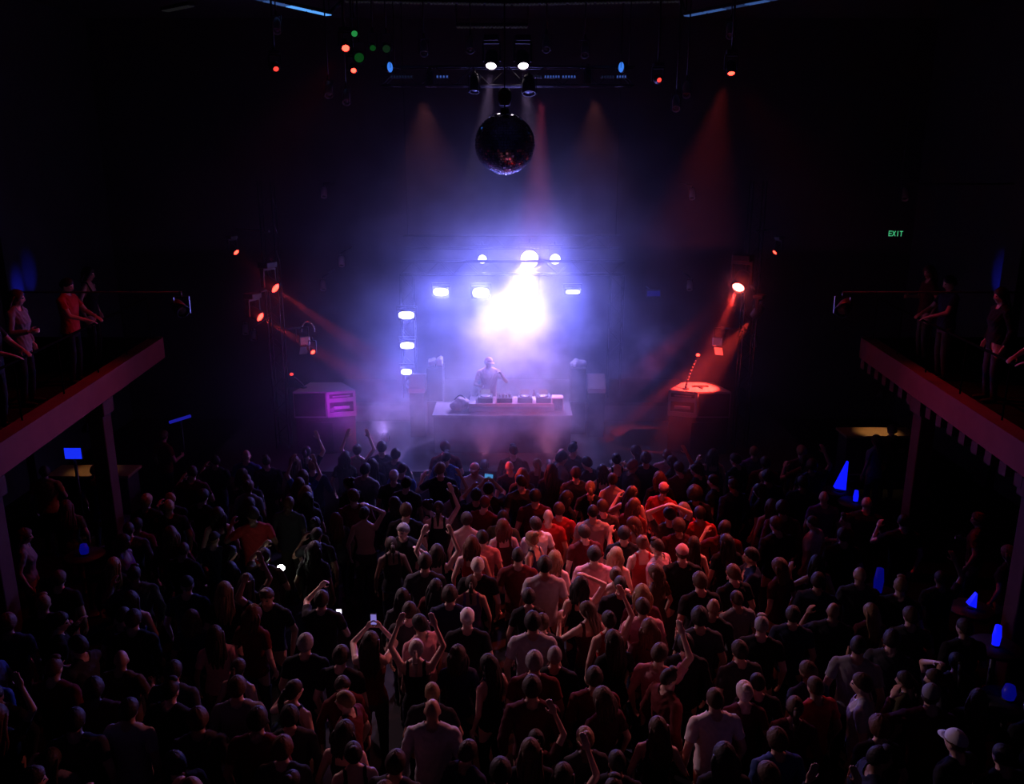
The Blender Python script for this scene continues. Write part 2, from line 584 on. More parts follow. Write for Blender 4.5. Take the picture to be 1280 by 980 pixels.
# ------------------------------------------------------------------ main speaker clusters at the stage sides
def cluster(mirror, label, tones):
    Y = 16.9
    s = -1 if mirror else 1

    def X(px):
        return at(px, 490, Y).x
    a = X(838); b = X(872); c = X(914); d = X(899); e = X(861)
    zt, zb = at(872, 490, Y).z, at(872, 522, Y).z
    cx = (a + c) / 2
    poly = [(a - cx, .17), (b - cx, 0), (c - cx, -.02), (d - cx + .06, .80), (e - cx + .03, .80)]
    if mirror:
        poly = [(-x, y) for x, y in poly][::-1]
    t = thing('speaker_cluster', label, 'speaker', (s * cx, Y, SZ))
    MB().prism(poly, zb - SZ, zt - SZ).build('cabinet', mat('cluster_paint', (.30, .28, .29), .6, noise=.12, nscale=25, bump=.1), t)
    # dark sub woofer under it
    sub = MB().prism([(x * .96, y * .96 + .02) for x, y in poly], 0, zb - SZ - .006)
    su = sub.build('subwoofer', M_BLACK, t)
    MB().box((s * .12, -.01, (zb - SZ) / 2), (.56, .02, (zb - SZ) * .75)).build('grille', M_GRILLE, su)
    # inner front: horn mouth with cross vanes in a pale frame
    p0, p1 = Vector((s * (a - cx), .17, 0)), Vector((s * (b - cx), 0, 0))
    mid = (p0 + p1) / 2
    ang = math.atan2((p1 - p0).y, (p1 - p0).x) if not mirror else math.atan2((p0 - p1).y, (p0 - p1).x)
    w = (p1 - p0).length
    hgt = zt - zb
    M = Matrix.Translation((mid.x, mid.y, zb - SZ)) @ Matrix.Rotation(ang, 4, 'Z')
    fr = MB()
    fr.box((0, -.012, hgt * .95), (w, .03, hgt * .10), M)
    fr.box((0, -.012, hgt * .09), (w, .03, hgt * .18), M)
    fr.box((0, -.012, hgt * .66), (w, .03, hgt * .16), M)
    for q in (-1, 1):
        fr.box((q * w * .46, -.012, hgt * .5), (w * .09, .03, hgt), M)
    fr.build('horn_frame', mat('horn_frame_paint', (.34, .33, .34), .5, noise=.15), t)
    vn = MB()
    vn.box((0, -.022, hgt * .36), (w * .55, .035, hgt * .10), M)
    vn.box((0, -.008, hgt * .80), (w * .6, .02, hgt * .05), M)
    vn.build('horn_vane', MATS['horn_frame_paint'], t)
    MB().box((0, -.003, hgt * .5), (w * .9, .01, hgt * .96), M).build('horn_throat', M_BLACK, t)
    # outer front: grille
    q0, q1 = Vector((s * (b - cx), 0, 0)), Vector((s * (c - cx), -.02, 0))
    mid = (q0 + q1) / 2
    MB().box((mid.x, -.022, zb - SZ + hgt * .5), ((q1 - q0).length * .92, .02, hgt * .88)).build('grille', M_GRILLE, t)
    return t, zt


cl, ZCL = cluster(False, 'five sided speaker cluster with red lit top right of stage', None)
cr, _ = cluster(True, 'five sided speaker cluster with purple lit horn left of stage', None)
# flat bracket, and a black triangle for a lamp's cast shadow, on the right cluster
p = at(876, 481, 17.28)
t = thing('bracket_shadow', 'flat bracket with black triangle as lamp lug on the red lit speaker top', 'bracket', (p.x, 17.22, ZCL))
MB().box((0, .09, .015), (.34, .06, .03), bev=.006).build('bar', M_BLACK, t)
MB().prism([(-.055, .05), (.055, .05), (0, -.12)], 0, .02).build('shadow', M_BLACK, t)


def boom_lamp(x, y, top, sx, label, m):
    """a short stand with a small lamp head, standing on a speaker cluster"""
    t = thing('boom_lamp', label, 'lamp', (x, y, ZCL))
    MB().lathe([(0, 0), (.07, 0), (.06, .02), (0, .02)], 18).build('base', M_BLACK, t)
    h = top.z - ZCL
    dx = top.x - x
    pts = [Vector((dx * (k / 10) ** 1.4, (top.y - y) * k / 10, .02 + (h - .06) * (k / 10))) for k in range(11)]
    MB().path(pts, .022).build('gooseneck', M_BLACK, t)
    M = Matrix.Translation((dx, top.y - y, h))
    MB().lathe([(0, -.06), (.045, -.06), (.055, .01), (.05, .03), (0, .03)], 16, M).build('lamp_head', M_BLACK, t)
    MB().ellip((dx, top.y - y - .03, h + .01), (.04, .035, .03)).build('bulb', m, t)
    return t


M_RED = glow('red_lamp_face', (1.0, .024, .014), 13)
M_REDHOT = glow('red_lamp_core', (1.0, .12, .10), 18)
M_REDDIM = glow('red_lamp_dim', (1.0, .04, .03), 2)
M_WHITE = glow('white_lamp_face', (.62, .62, 1.0), 9)
M_WHITEWARM = glow('white_lamp_warm', (1.0, .80, .95), 9)
boom_lamp(at(858, 489, 17.05).x, 17.12, at(872, 444, 17.3), 1, 'small red lamp on a bent stand on the right speaker', M_RED)
boom_lamp(at(377, 489, 17.05).x, 17.25, at(365, 468, 17.3), -1, 'small red lamp on a short stand on the left speaker', M_REDDIM)


# ------------------------------------------------------------------ trusses
def truss(name, label, A, B, size=.30, group=None, legs=()):
    """box truss from A to B, four chords and lattice"""
    A, B = Vector(A), Vector(B)
    t = thing(name, label, 'truss', A, group=group)
    q = (B - A).to_track_quat('X', 'Z').to_matrix().to_4x4()
    L = (B - A).length
    h = size / 2
    c = MB()
    for y in (-h, h):
        for z in (-h, h):
            c.tube((0, y, z), (L, y, z), .017, n=8, M=q)
    c.build('chord', M_DARKMETAL, t)
    l = MB()
    n = max(2, int(L / size))
    for i in range(n):
        x0_, x1_ = L * i / n, L * (i + 1) / n
        s = 1 if i % 2 else -1
        for y in (-h, h):
            l.tube((x0_, y, s * h), (x1_, y, -s * h), .008, n=6, M=q, caps=False)
        for z in (-h, h):
            l.tube((x0_, s * h, z), (x1_, -s * h, z), .008, n=6, M=q, caps=False)
    l.build('lattice', M_DARKMETAL, t)
    return t


TY = 19.4
tl = at(508, 360, TY)
ztop = at(600, 363, TY).z
xl, xr = at(508, 400, TY).x, at(772, 400, TY).x
truss('truss_post', 'upright truss carrying three strobes left of the stage', (xl, TY + .36, SZ + .465), (xl, TY + .36, ztop + .3))
truss('truss_post', 'upright truss at the right end of the strobe bar', (xr, TY + .36, SZ + .465), (xr, TY + .36, ztop + .3))
truss('truss_bar', 'horizontal truss carrying the row of strobes over the stage', (xl - .15, TY + .36, ztop + .47), (xr + .15, TY + .36, ztop + .47))
UY = 20.6
zu = at(650, 324, UY).z
truss('truss_bar', 'upper horizontal truss with round lamps behind the stage', (-2.6, UY + .3, zu + .38), (2.6, UY + .3, zu + .38))
for x in (-2.5, 2.5):
    tag(MB().tube((x, UY + .3, zu + .5), (x, UY + .3, ZC), .008).build('hanging_cable', M_CABLE),
        'thin steel cable holding the %s end of upper truss' % ('left' if x < 0 else 'right'), 'cable')


# ------------------------------------------------------------------ fixtures
def strobe(px, py, wpx, hpx, label, lit=M_WHITE):
    c = at(px, py, TY)
    k = (c - CAM).length / FPX
    w, h = wpx * k, hpx * k
    t = thing('strobe_light', label, 'strobe light', c, group='white strobes on the stage truss')
    MB().box((0, .09, 0), (w + .06, .16, h + .07), bev=.015).build('housing', M_BLACK, t)
    bm = bmesh.new()
    n = 20
    pts = []
    for i in range(n):
        a = 2 * PI * i / n
        ex = 2.6
        ca, sa = math.cos(a), math.sin(a)
        pts.append((w / 2 * math.copysign(abs(ca) ** (2 / ex), ca), h / 2 * math.copysign(abs(sa) ** (2 / ex), sa)))
    m = MB()
    vs = [(x, .0, z) for x, z in pts] + [(x * .8, -.02, z * .8) for x, z in pts]
    m.add(vs, [(i, (i + 1) % n, n + (i + 1) % n, n + i) for i in range(n)] + [tuple(range(n, 2 * n))])
    m.build('lamp_face', lit, t)
    y = MB()
    for s in (-1, 1):
        y.box((s * (w / 2 + .045), .10, .06), (.02, .05, h / 2 + .14))
    y.box((0, .10, h / 4 + .14), (w + .11, .05, .02))
    y.build('yoke', M_DARKMETAL, t)
    return c


S_PTS = []
for a in ((508, 394, 19, 9, 'top strobe of the three on the left truss post'),
          (509, 432, 17, 8, 'middle strobe of the three on the left truss post'),
          (508, 465, 13, 7, 'lowest strobe of the three on the left truss post'),
          (551, 365, 18, 9, 'white strobe at the left end of horizontal strobe row'),
          (601, 366, 20, 12, 'wide white strobe left of the brightest lamp'),
          (716, 365, 17, 5, 'thin white strobe at the right end of strobe row')):
    S_PTS.append(strobe(*a))


def round_lamp(px, py, rpx, Y, label, m, name='wash_light', hang=True, group=None):
    c = at(px, py, Y)
    r = rpx * (c - CAM).length / FPX
    t = thing(name, label, 'stage light', c, group=group)
    d = (CAM - c).normalized()
    R = d.to_track_quat('Z', 'Y').to_matrix().to_4x4()
    MB().lathe([(0, -.30), (r * .6, -.30), (r * .95, -.22), (r * 1.12, -.04), (r * 1.12, 0.01), (r * 1.03, .01), (r * 1.03, -.02), (0, -.02)], 28, R).build('housing', M_BLACK, t)
    MB().lathe([(r, -.015), (r * .9, .02), (r * .5, .045), (0, .055)], 28, R).build('lens', m, t)
    y = MB()
    for s in (-1, 1):
        y.box((s * (r * 1.12 + .02), .1, .12), (.02, .05, .30 + r))
    y.box((0, .1, .27 + r / 2), (r * 2.24 + .06, .05, .025))
    y.tube((0, .1, .27 + r / 2), (0, .1, .36 + r / 2), .02)
    y.build('yoke', M_DARKMETAL, t)
    return c


L1 = round_lamp(662, 324, 10.5, UY, 'large round white lamp on the upper truss', M_WHITEWARM)
L2 = round_lamp(603, 324, 5, UY, 'small round white lamp at left on the upper truss', M_WHITE)
L3 = round_lamp(694, 324, 6, UY, 'small round white lamp right of the large one', M_WHITE)
L0 = round_lamp(657, 364, 14, TY - .1, 'largest and brightest round lamp, in the strobe row', M_WHITE)
# ------------------------------------------------------------------ moving heads
def moving_head(px, py, Y, rpx, to, label, m, hang=True, group=None, scale=1.0):
    """moving head lamp; its lens sits at the pixel's place on plane Y and looks at 'to'"""
    c = at(px, py, Y)
    r = max(rpx * (c - CAM).length / FPX, .035)
    t = thing('moving_head', label, 'stage light', c, group=group)
    d = (Vector(to) - c).normalized()
    R = d.to_track_quat('Z', 'Y').to_matrix().to_4x4()
    k = r / .10
    k = max(.6, min(1.35, k))
    b = MB().lathe([(0, -.34 * k), (.09 * k, -.34 * k), (.125 * k, -.26 * k), (.13 * k, -.10 * k), (r * 1.15, 0), (r * 1.15, .02), (r * 1.02, .02), (r * 1.02, -.01), (0, -.01)], 24, R)
    b.build('lamp_head', M_BLACK, t)
    MB().lathe([(r, -.005), (r * .8, .015), (0, .03)], 24, R).build('lens', m, t)
    pv = d * (-.18 * k)
    up = 1 if hang else -1
    y = MB()
    side = d.cross(Vector((0, 0, 1)))
    side = side.normalized() if side.length > .1 else Vector((1, 0, 0))
    A = Matrix.Rotation(math.atan2(side.y, side.x), 4, 'Z')
    Tm = Matrix.Translation(pv) @ A
    for s in (-1, 1):
        y.box((s * .165 * k, 0, up * .11 * k), (.035 * k, .09 * k, .34 * k), Tm, .008)
    y.box((0, 0, up * .29 * k), (.36 * k, .10 * k, .05 * k), Tm, .01)
    y.build('yoke', M_BLACK, t)
    MB().box((0, 0, up * .37 * k), (.30 * k, .26 * k, .11 * k), Tm, .015).build('base', M_BLACK, t)
    return c, pv, k


def pole(name, label, cat, p0, p1, r=.025, m=None):
    return tag(MB().tube(p0, p1, r).build(name, m or M_DARKMETAL), label, cat)


# side rigs: three red heads on each side of the stage, aimed at the floor in the middle
RED_L = [(295, 315, 18.0, 3.6), (344, 360, 16.6, 6.0), (325, 396, 16.6, 5.6)]
RED_R = [(969, 315, 18.0, 3.2), (923, 359, 16.6, 7.2), (943, 395, 16.6, 4.6)]
RED_PTS = []
nm = {0: 'highest', 1: 'middle', 2: 'lowest'}
aims = {('L', 0): at(425, 440, 16.6), ('L', 1): at(470, 450, 15.6), ('L', 2): at(440, 465, 15.8),
        ('R', 0): at(815, 455, 17.0), ('R', 1): Vector((2.1, 12.9, 1.6)), ('R', 2): at(872, 480, 17.25)}
for side, lst in (('L', RED_L), ('R', RED_R)):
    for i, (px, py, Y, r) in enumerate(lst):
        c, pv, k = moving_head(px, py, Y, r, aims[(side, i)],
                               '%s glowing red moving lamp of three %s of the stage' % (nm[i], 'left' if side == 'L' else 'right'),
                               M_REDHOT if (side, i) == ('R', 1) else M_RED, group='red moving lamps beside the stage')
        RED_PTS.append((side, i, c))
# upright side trusses that carry them
for sx, s in ((-1, 'left'), (1, 'right')):
    pa = at(640 + sx * 302, 360, 17.2)
    truss('truss_tower', 'slim truss tower with red lamps at the %s of stage' % s, (pa.x, 17.4, SZ), (pa.x, 17.4, 6.6), size=.26)
    for (px, py, Y, r), w in zip((RED_L if sx < 0 else RED_R), ('highest', 'middle', 'lowest')):
        c = at(px, py, Y)
        zz = c.z + .42
        pole('lamp_outrigger', 'arm holding the %s red lamp at the %s of stage' % (w, s), 'pole', (pa.x, 17.4, zz + .05), (c.x, c.y + .12, zz + .05))

# small red and glinting things under the side rigs
def par_can(px, py, Y, rpx, to, label, m, group=None, mb_=None):
    c = at(px, py, Y)
    r = rpx * (c - CAM).length / FPX
    t = thing('par_can', label, 'stage light', c, group=group)
    d = (Vector(to) - c).normalized()
    R = d.to_track_quat('Z', 'Y').to_matrix().to_4x4()
    r2 = max(r, .05)
    MB().lathe([(0, -.28), (r2 * .7, -.28), (r2 * 1.1, -.18), (r2 * 1.15, .03), (r2 * 1.02, .03), (r2 * 1.02, -.02), (0, -.02)], 20, R).build('can', mb_ or M_BLACK, t)
    MB().lathe([(r2, -.012), (r2 * .6, .008), (0, .014)], 20, R).build('lens', m, t)
    y = MB()
    for s in (-1, 1):
        y.box((s * (r2 * 1.15 + .012), 0, .10), (.014, .04, .26))
    y.box((0, 0, .23), (r2 * 2.3 + .04, .04, .014))
    y.tube((0, 0, .23), (0, 0, .31), .018)
    y.build('bracket', M_DARKMETAL, t)
    return c


M_CHROME = mat('chrome', (.75, .75, .78), .18, 1.0)
par_can(391, 440, 16.9, 2.4, at(450, 500, 15), 'tiny red lamp under the left truss tower', M_RED)


def chrome_head(px, py, Y, label, sx):
    """unlit silver scanner with a tilted mirror, catching red light"""
    c = at(px, py, Y)
    t = thing('scanner_light', label, 'stage light', c)
    MB().box((0, 0, 0), (.22, .42, .20), Matrix.Rotation(.5 * sx, 4, 'Z'), .02).build('housing', M_CHROME, t)
    MB().box((-.05 * sx, -.30, -.02), (.17, .015, .22), Matrix.Rotation(.5 * sx, 4, 'Z') @ Matrix.Rotation(.6, 4, 'X')).build('mirror', M_CHROME, t)
    y = MB()
    for s in (-1, 1):
        y.box((s * .13, 0, .10), (.014, .05, .3))
    y.box((0, 0, .25), (.275, .05, .016))
    y.build('bracket', M_DARKMETAL, t)
    return c


for px, py, sx, lab in ((378, 424, 1, 'silver scanner lit red under the left lamp tower'), (900, 425, -1, 'silver scanner lit red under the right lamp tower')):
    c = chrome_head(px, py, 17.7, lab, sx)
    pa = at(640 + (-sx) * 302, 360, 17.2)
    pole('lamp_outrigger', 'arm holding the silver scanner of the %s tower' % ('left' if sx > 0 else 'right'), 'pole', (c.x, c.y, c.z + .26), (pa.x, 17.4, c.z + .26))
# curved chrome loop above the left scanner
c = at(385, 415, 17.7)
pts = [Vector((.14 * math.cos(a), 0, .22 * math.sin(a))) for a in [PI * k / 14 for k in range(15)]]
t = MB().path(pts, .02).build('chrome_hoop', M_CHROME)
t.location = c
tag(t, 'thin curved silver hoop above the left scanner', 'hoop')

# ------------------------------------------------------------------ ceiling rig over the stage front
GY = 15.6
gz = at(640, 96, GY).z
truss('ceiling_truss', 'long front truss above the mirror ball', (at(478, 96, GY).x, GY, gz), (at(792, 96, GY).x, GY, gz), size=.30)
for x in (-2.0, 2.0):
    tag(MB().tube((x, GY, gz + .15), (x, GY, ZC), .008).build('hanging_cable', M_CABLE),
        'thin steel cable holding the %s end of front truss' % ('left' if x < 0 else 'right'), 'cable')
M_BLUELED = glow('blue_led', (.10, .22, .9), .35)
M_BLUEDIM = glow('blue_led_dim', (.12, .18, .55), .05)
segs = [(488, 516, 0), (545, 561, 1), (589, 602, 0), (662, 678, 0), (680, 700, 1), (702, 720, 1), (751, 768, 0), (770, 783, 1)]
for i, (a, b, lit) in enumerate(segs):
    p0, p1 = at(a, 96, GY - .17), at(b, 96, GY - .17)
    w = p1.x - p0.x
    t = thing('led_bar', 'short blue LED bar on the front truss, ' + ('at its left end', 'second from its left end', 'left of the mirror ball', 'right of the mirror ball', 'between two bars right of the ball', 'third to the right of the ball', 'second from its right end', 'at its right end')[i],
              'LED bar', ((p0.x + p1.x) / 2, GY - .19, p0.z), group='blue LED bars on the front truss')
    MB().box((0, .01, 0), (w, .035, .05), bev=.005).build('housing', M_BLACK, t)
    n = max(4, int(w / .045))
    m = MB()
    for k in range(n):
        x = -w / 2 + w * (k + .5) / n
        m.box((x, -.012, 0), (w / n * .5, .012, .034), Matrix.Rotation(0, 4, 'Y'))
    m.build('led_row', M_BLUELED if lit else M_BLUEDIM, t)

W_L, pv, k = moving_head(614, 82, 15.4, 6, at(606, 200, 14.2), 'white lamp on the front truss above left of the ball', M_WHITEWARM, group='white lamps above the mirror ball')
W_R, pv, k = moving_head(654, 82, 15.4, 6, at(665, 200, 14.2), 'white lamp on the front truss above right of the ball', M_WHITEWARM, group='white lamps above the mirror ball')

# mirror ball
bc_ = at(631, 180, 14.3)
BR = 36 * (bc_ - CAM).length / FPX
t = thing('mirror_ball', 'large dark mirror ball hanging above the stage front', 'mirror ball', bc_)
vs, fs = [], []
rows = 34
for j in range(rows):
    t0, t1 = PI * j / rows, PI * (j + 1) / rows
    n = max(6, int(2 * PI * math.sin((t0 + t1) / 2) * rows / PI))
    off = random.random()
    for i in range(n):
        a0, a1 = 2 * PI * (i + off + .06) / n, 2 * PI * (i + off + .94) / n
        b = len(vs)
        g = (t1 - t0) * .06
        tilt = random.uniform(-.006, .006)
        for tt, aa, q in ((t0 + g, a0, 1 + tilt), (t0 + g, a1, 1), (t1 - g, a1, 1 - tilt), (t1 - g, a0, 1)):
            rr = BR * q
            vs.append((rr * math.sin(tt) * math.cos(aa), rr * math.sin(tt) * math.sin(aa), rr * math.cos(tt)))
        fs.append((b, b + 1, b + 2, b + 3))
MB().add(vs, fs).build('mirror_tiles', mat('mirror_tile', (.42, .42, .46), .08, 1.0), t)
MB().ellip((0, 0, 0), (BR * .985,) * 3, 40, 28).build('ball_core', M_BLACK, t)
m = MB().lathe([(0, BR - .02), (.07, BR - .02), (.07, BR + .06), (.02, BR + .07), (0, BR + .07)], 16)
m.build('ball_cap', M_CABLE, t)
mz = at(632, 121, 14.3).z - bc_.z
MB().lathe([(0, mz - .13), (.08, mz - .13), (.11, mz - .05), (.11, mz + .06), (.06, mz + .13), (0, mz + .13)], 18).build('motor', M_BLACK, t)
MB().tube((0, 0, BR + .05), (0, 0, ZC - bc_.z), .012).build('hanging_rod', M_CABLE, t)
par_can(661, 115, 14.9, 7, at(665, 300, 14.0), 'unlit black lamp hanging at upper right of the ball', M_GLASS)
par_can(593, 113, 14.9, 5, at(590, 300, 14.0), 'unlit black lamp hanging at upper left of the ball', M_GLASS)

# LED strips on the ceiling ring
def led_strip(p0, p1, Z, n, label, bright):
    A, B = at_z(*p0, Z), at_z(*p1, Z)
    t = thing('led_strip', label, 'LED strip', A)
    d = B - A
    q = d.to_track_quat('X', 'Z').to_matrix().to_4x4()
    L = d.length
    MB().box((L / 2, 0, .06), (L, .16, .06), q, .01).build('housing', M_BLACK, t)
    for k in range(n):
        m = MB()
        a, b = L * (k + .03) / n, L * (k + .97) / n
        cells = max(3, int((b - a) / .06))
        for i in range(cells):
            for j in range(3):
                m.box((a + (b - a) * (i + .5) / cells, -.05 + .05 * j, .022), ((b - a) / cells * .72, .036, .014), q)
        m.build('led_panel', bright[k], t)
    return t


BL = [glow('blue_led_%s' % w, c, s) for w, c, s in (('pale', (.12, .25, .8), .10), ('mid', (.12, .3, .95), .25), ('bright', (.10, .38, 1.0), 1.0))]
led_strip((300, -4), (412, 21), 9.6, 4, 'bright blue LED strip on the ceiling at upper left', [BL[0], BL[1], BL[2], BL[2]])
led_strip((857, 22), (990, -3), 9.6, 5, 'blue LED strip on the ceiling at upper right', [BL[1], BL[1], BL[0], BL[1], BL[0]])
GREY = glow('grey_led', (.5, .5, .55), .012)
led_strip((430, 4), (640, 8), 9.6, 6, 'dim grey LED strip across the ceiling, left half', [GREY] * 6)
led_strip((640, 8), (850, 4), 9.6, 6, 'dim grey LED strip across the ceiling, right half', [GREY] * 6)
led_strip((205, 16), (240, 9), 9.6, 1, 'short grey LED panel on the ceiling at far left', [GREY])
led_strip((570, 36), (660, 36), 9.3, 4, 'dim grey LED strip behind the ceiling strips', [GREY] * 4)
# ceiling frame the strips hang from
m = MB()
ring = [at_z(300, -4, 9.7), at_z(412, 21, 9.7), at_z(430, 4, 9.7), at_z(850, 4, 9.7), at_z(857, 22, 9.7), at_z(990, -3, 9.7)]
for a, b in zip(ring[:-1], ring[1:]):
    m.tube((a.x, a.y, 9.76), (b.x, b.y, 9.76), .04)
for p in ring:
    m.tube((p.x, p.y, 9.76), (p.x, p.y, ZC), .02)
tag(m.build('ceiling_frame', M_DARKMETAL), 'dark metal frame under the ceiling holding the LED strips', 'frame')
a = at_z(570, 36, 9.3); b = at_z(660, 36, 9.3)
m = MB()
for p in (a, b):
    m.tube((p.x, p.y, 9.37), (p.x, p.y, ZC), .015)
m.build('ceiling_hanger', M_DARKMETAL)
tag(bpy.data.objects['ceiling_hanger'], 'two thin rods hanging the short rear LED strip', 'rod')

# blue vertical LED wheels, left and right on the front truss
for px, lab in ((487, 'small blue LED wheel at the left end of front truss'), (777, 'small blue LED wheel at the right end of front truss')):
    c = at(px, 84, 15.3)
    t = thing('pixel_lamp', lab, 'stage light', c)
    R = Matrix.Rotation(1.15 if px < 640 else -1.15, 4, 'Z') @ Matrix.Rotation(PI / 2, 4, 'X')
    MB().lathe([(0, -.10), (.06, -.10), (.09, -.02), (.09, .0), (0, .0)], 22, R).build('housing', M_BLACK, t)
    m = MB()
    for k in range(3):
        m.lathe([(.012 + .028 * k, .004), (.024 + .028 * k, .004), (.024 + .028 * k, .012), (.012 + .028 * k, .012)], 22, R)
    m.build('led_rings', glow('blue_led_wheel', (.05, .25, 1.0), .8), t)
    MB().box((0, .02, .10), (.03, .06, .22)).build('bracket', M_DARKMETAL, t)

# red heads out on the ceiling
RC = []
for px, py, Y, r, to, lab, m in (
        (432, 60, 14.6, 4.2, at(443, 120, 13.4), 'bright red moving lamp near the ceiling at upper left', M_RED),
        (442, 88, 15.2, 3.0, at(446, 130, 14.0), 'small red moving lamp just below the bright upper left one', M_RED),
        (345, 86, 15.2, 3.0, at(360, 130, 14), 'single red lamp under the ceiling at far upper left', M_REDDIM),
        (824, 100, 15.2, 2.6, at(846, 115, 14), 'small red lamp on the ceiling right of front truss', M_REDDIM),
        (914, 91, 14.4, 4.2, at(918, 260, 13.2), 'bright red moving lamp near the ceiling at upper right', M_RED)):
    c, pv, k = moving_head(px, py, Y, r, to, lab, m, group='red lamps under the ceiling')
    RC.append(c)
    nmn = lab.replace('moving ', '')
    tag(MB().tube(c + pv + Vector((0, 0, .42 * k)), (c.x + pv.x, c.y + pv.y, ZC), .018).build('ceiling_rod', M_DARKMETAL), 'rod holding the ' + nmn, 'rod')
# faint red ones on the front truss
for px, py, lab in ((537, 106, 'dim lamp under the front truss with a faint red beam, left'), (735, 104, 'dim lamp under the front truss with a faint red beam, right')):
    par_can(px, py, 15.5, 3.5, at(px, 300, 15.0), lab, glow('red_lamp_faint', (1, .1, .05), .12))
# unlit pale lamps and glinting fittings further out
M_PALE = mat('pale_lamp_body', (.45, .42, .42), .5, noise=.15)
for px, py, lab in ((411, 118, 'unlit pale lamp hanging left of the front truss'), (858, 118, 'unlit pale lamp hanging right of the front truss'),
                    (433, 127, 'small unlit lamp beside the pale one at left'), (845, 135, 'small unlit lamp beside the pale one at right'),
                    (530, 66, 'unlit small lamp above the front truss at left'), (731, 68, 'unlit small lamp above the front truss at right'),
                    (588, 62, 'long reddish unlit lamp above left white lamp'), (683, 61, 'long reddish unlit lamp above right white lamp'),
                    (346, 38, 'small pale lamp under the ceiling at upper left'), (913, 44, 'small pale lamp under the ceiling at upper right'),
                    (405, 245, 'small unlit lamp on the far wall left of stage'), (865, 247, 'small unlit lamp on the far wall right of stage'),
                    (427, 331, 'tiny unlit lamp on the far wall left of strobes'), (862, 361, 'tiny unlit lamp on the far wall right of strobes'),
                    (404, 361, 'small reddish unlit lamp right of the left tower'), 
                    (307, 416, 'small pale lamp left of the left speaker cluster'), (317, 424, 'second small pale lamp nearer the left speaker cluster'),
                    (942, 432, 'small pale lamp right of the right scanner'),
                    (1131, 248, 'tiny pale lamp high above the right balcony')):
    Y = 15.7 if py < 200 else (21.5 if 300 < px < 1000 else 18.5)
    c = par_can(px, py, Y, 3.2 if py > 200 else 4.0, at(px, py + 120, Y - 1.5), lab, M_GLASS, mb_=M_PALE)
    if py < 200:
        tag(MB().tube(c + Vector((0, 0, .31)), (c.x, c.y, ZC), .012).build('ceiling_rod', M_DARKMETAL), 'rod holding the ' + lab, 'rod')
    else:
        if 300 < px < 1000:
            tag(MB().tube(c + Vector((0, 0, .30)), (c.x, Y1, c.z + .30), .015).build('wall_bracket', M_DARKMETAL), 'bracket of the ' + lab, 'bracket')
        else:
            sx = -1 if px < 640 else 1
            tag(MB().tube(c + Vector((0, 0, .30)), (sx * WX, c.y, c.z + .30), .015).build('wall_bracket', M_DARKMETAL), 'bracket of the ' + lab, 'bracket')

# left can moved forward, right can added, to rim light the crowd
RIM = []
for px, py, tx, lab in ((228, 389, -.3, 'black can lamp over the stage end of left balcony'), (1052, 389, 1.2, 'added black can lamp over the stage end of right balcony')):
    sx = -1 if px < 640 else 1
    c = par_can(px, py, 13.4, 7, (tx, 9.4, 1.6), lab, M_GLASS)
    RIM.append((c, Vector((tx, 9.4, 1.6))))
    tag(MB().tube(c + Vector((0, 0, .30)), (sx * WX, c.y, c.z + .30), .014).build('wall_bracket', M_CABLE), 'bracket of the ' + lab, 'bracket')

# green lamp and green lit fittings at upper left
M_GREEN = glow('green_led', (.05, .8, .12), .045)
M_GREENB = glow('green_led_bright', (.06, .9, .2), .25)
for i, (px, py, r, m, lab) in enumerate(((443, 42, 3.0, M_GREENB, 'small bright green lamp above the red upper left lamp'),
                                         (449, 72, 5.5, M_GREEN, 'wide dim green lamp beside the red upper left lamp'),
                                         (466, 60, 2.2, M_GREEN, 'small green lamp between front truss and upper left lamp'),
                                         (483, 61, 4.5, glow('green_led_dim', (.1, .4, .15), .035), 'faint green lamp nearest the front truss'))):
    c = par_can(px, py, 15.0, r, at(px + 20, py + 60, 12), lab, m, group='green lamps under the ceiling')
    tag(MB().tube(c + Vector((0, 0, .31)), (c.x, c.y, ZC), .012).build('ceiling_rod', M_DARKMETAL), 'rod holding the ' + lab, 'rod')

# exit sign above the right balcony
c = at(1120, 292, 19.0)
t = thing('exit_sign', 'small glowing green exit sign above the right balcony', 'sign', c, rot=(0, 0, -.35))
MB().box((0, .03, 0), (.34, .05, .17), bev=.008).build('sign_box', M_BLACK, t)
m = MB()
lw, lh, s = .052, .10, .013
def seg(x0, z0, x1, z1):
    d = Vector((x1 - x0, 0, z1 - z0))
    m.box((0, 0, 0), (d.length + s, .008, s), Matrix.Translation(((x0 + x1) / 2, 0, (z0 + z1) / 2)) @ Matrix.Rotation(-math.atan2(d.z, d.x), 4, 'Y'))
def L(x):
    return x - lw / 2, x + lw / 2
for ch, x in zip('EXIT', (-.115, -.04, .035, .105)):
    a, b = L(x)
    h = lh / 2
    if ch == 'E':
        seg(a, -h, a, h); seg(a, h, b, h); seg(a, 0, b, 0); seg(a, -h, b, -h)
    if ch == 'X':
        seg(a, -h, b, h); seg(a, h, b, -h)
    if ch == 'I':
        seg(x, -h, x, h)
    if ch == 'T':
        seg(a, h, b, h); seg(x, -h, x, h)
m.build('lettering', glow('exit_green', (.10, .85, .35), .6), t)
tag(MB().tube(c + Vector((0, .03, .08)), (c.x, c.y + .03, ZC), .01).build('ceiling_rod', M_DARKMETAL), 'long rod holding the green exit sign', 'rod')

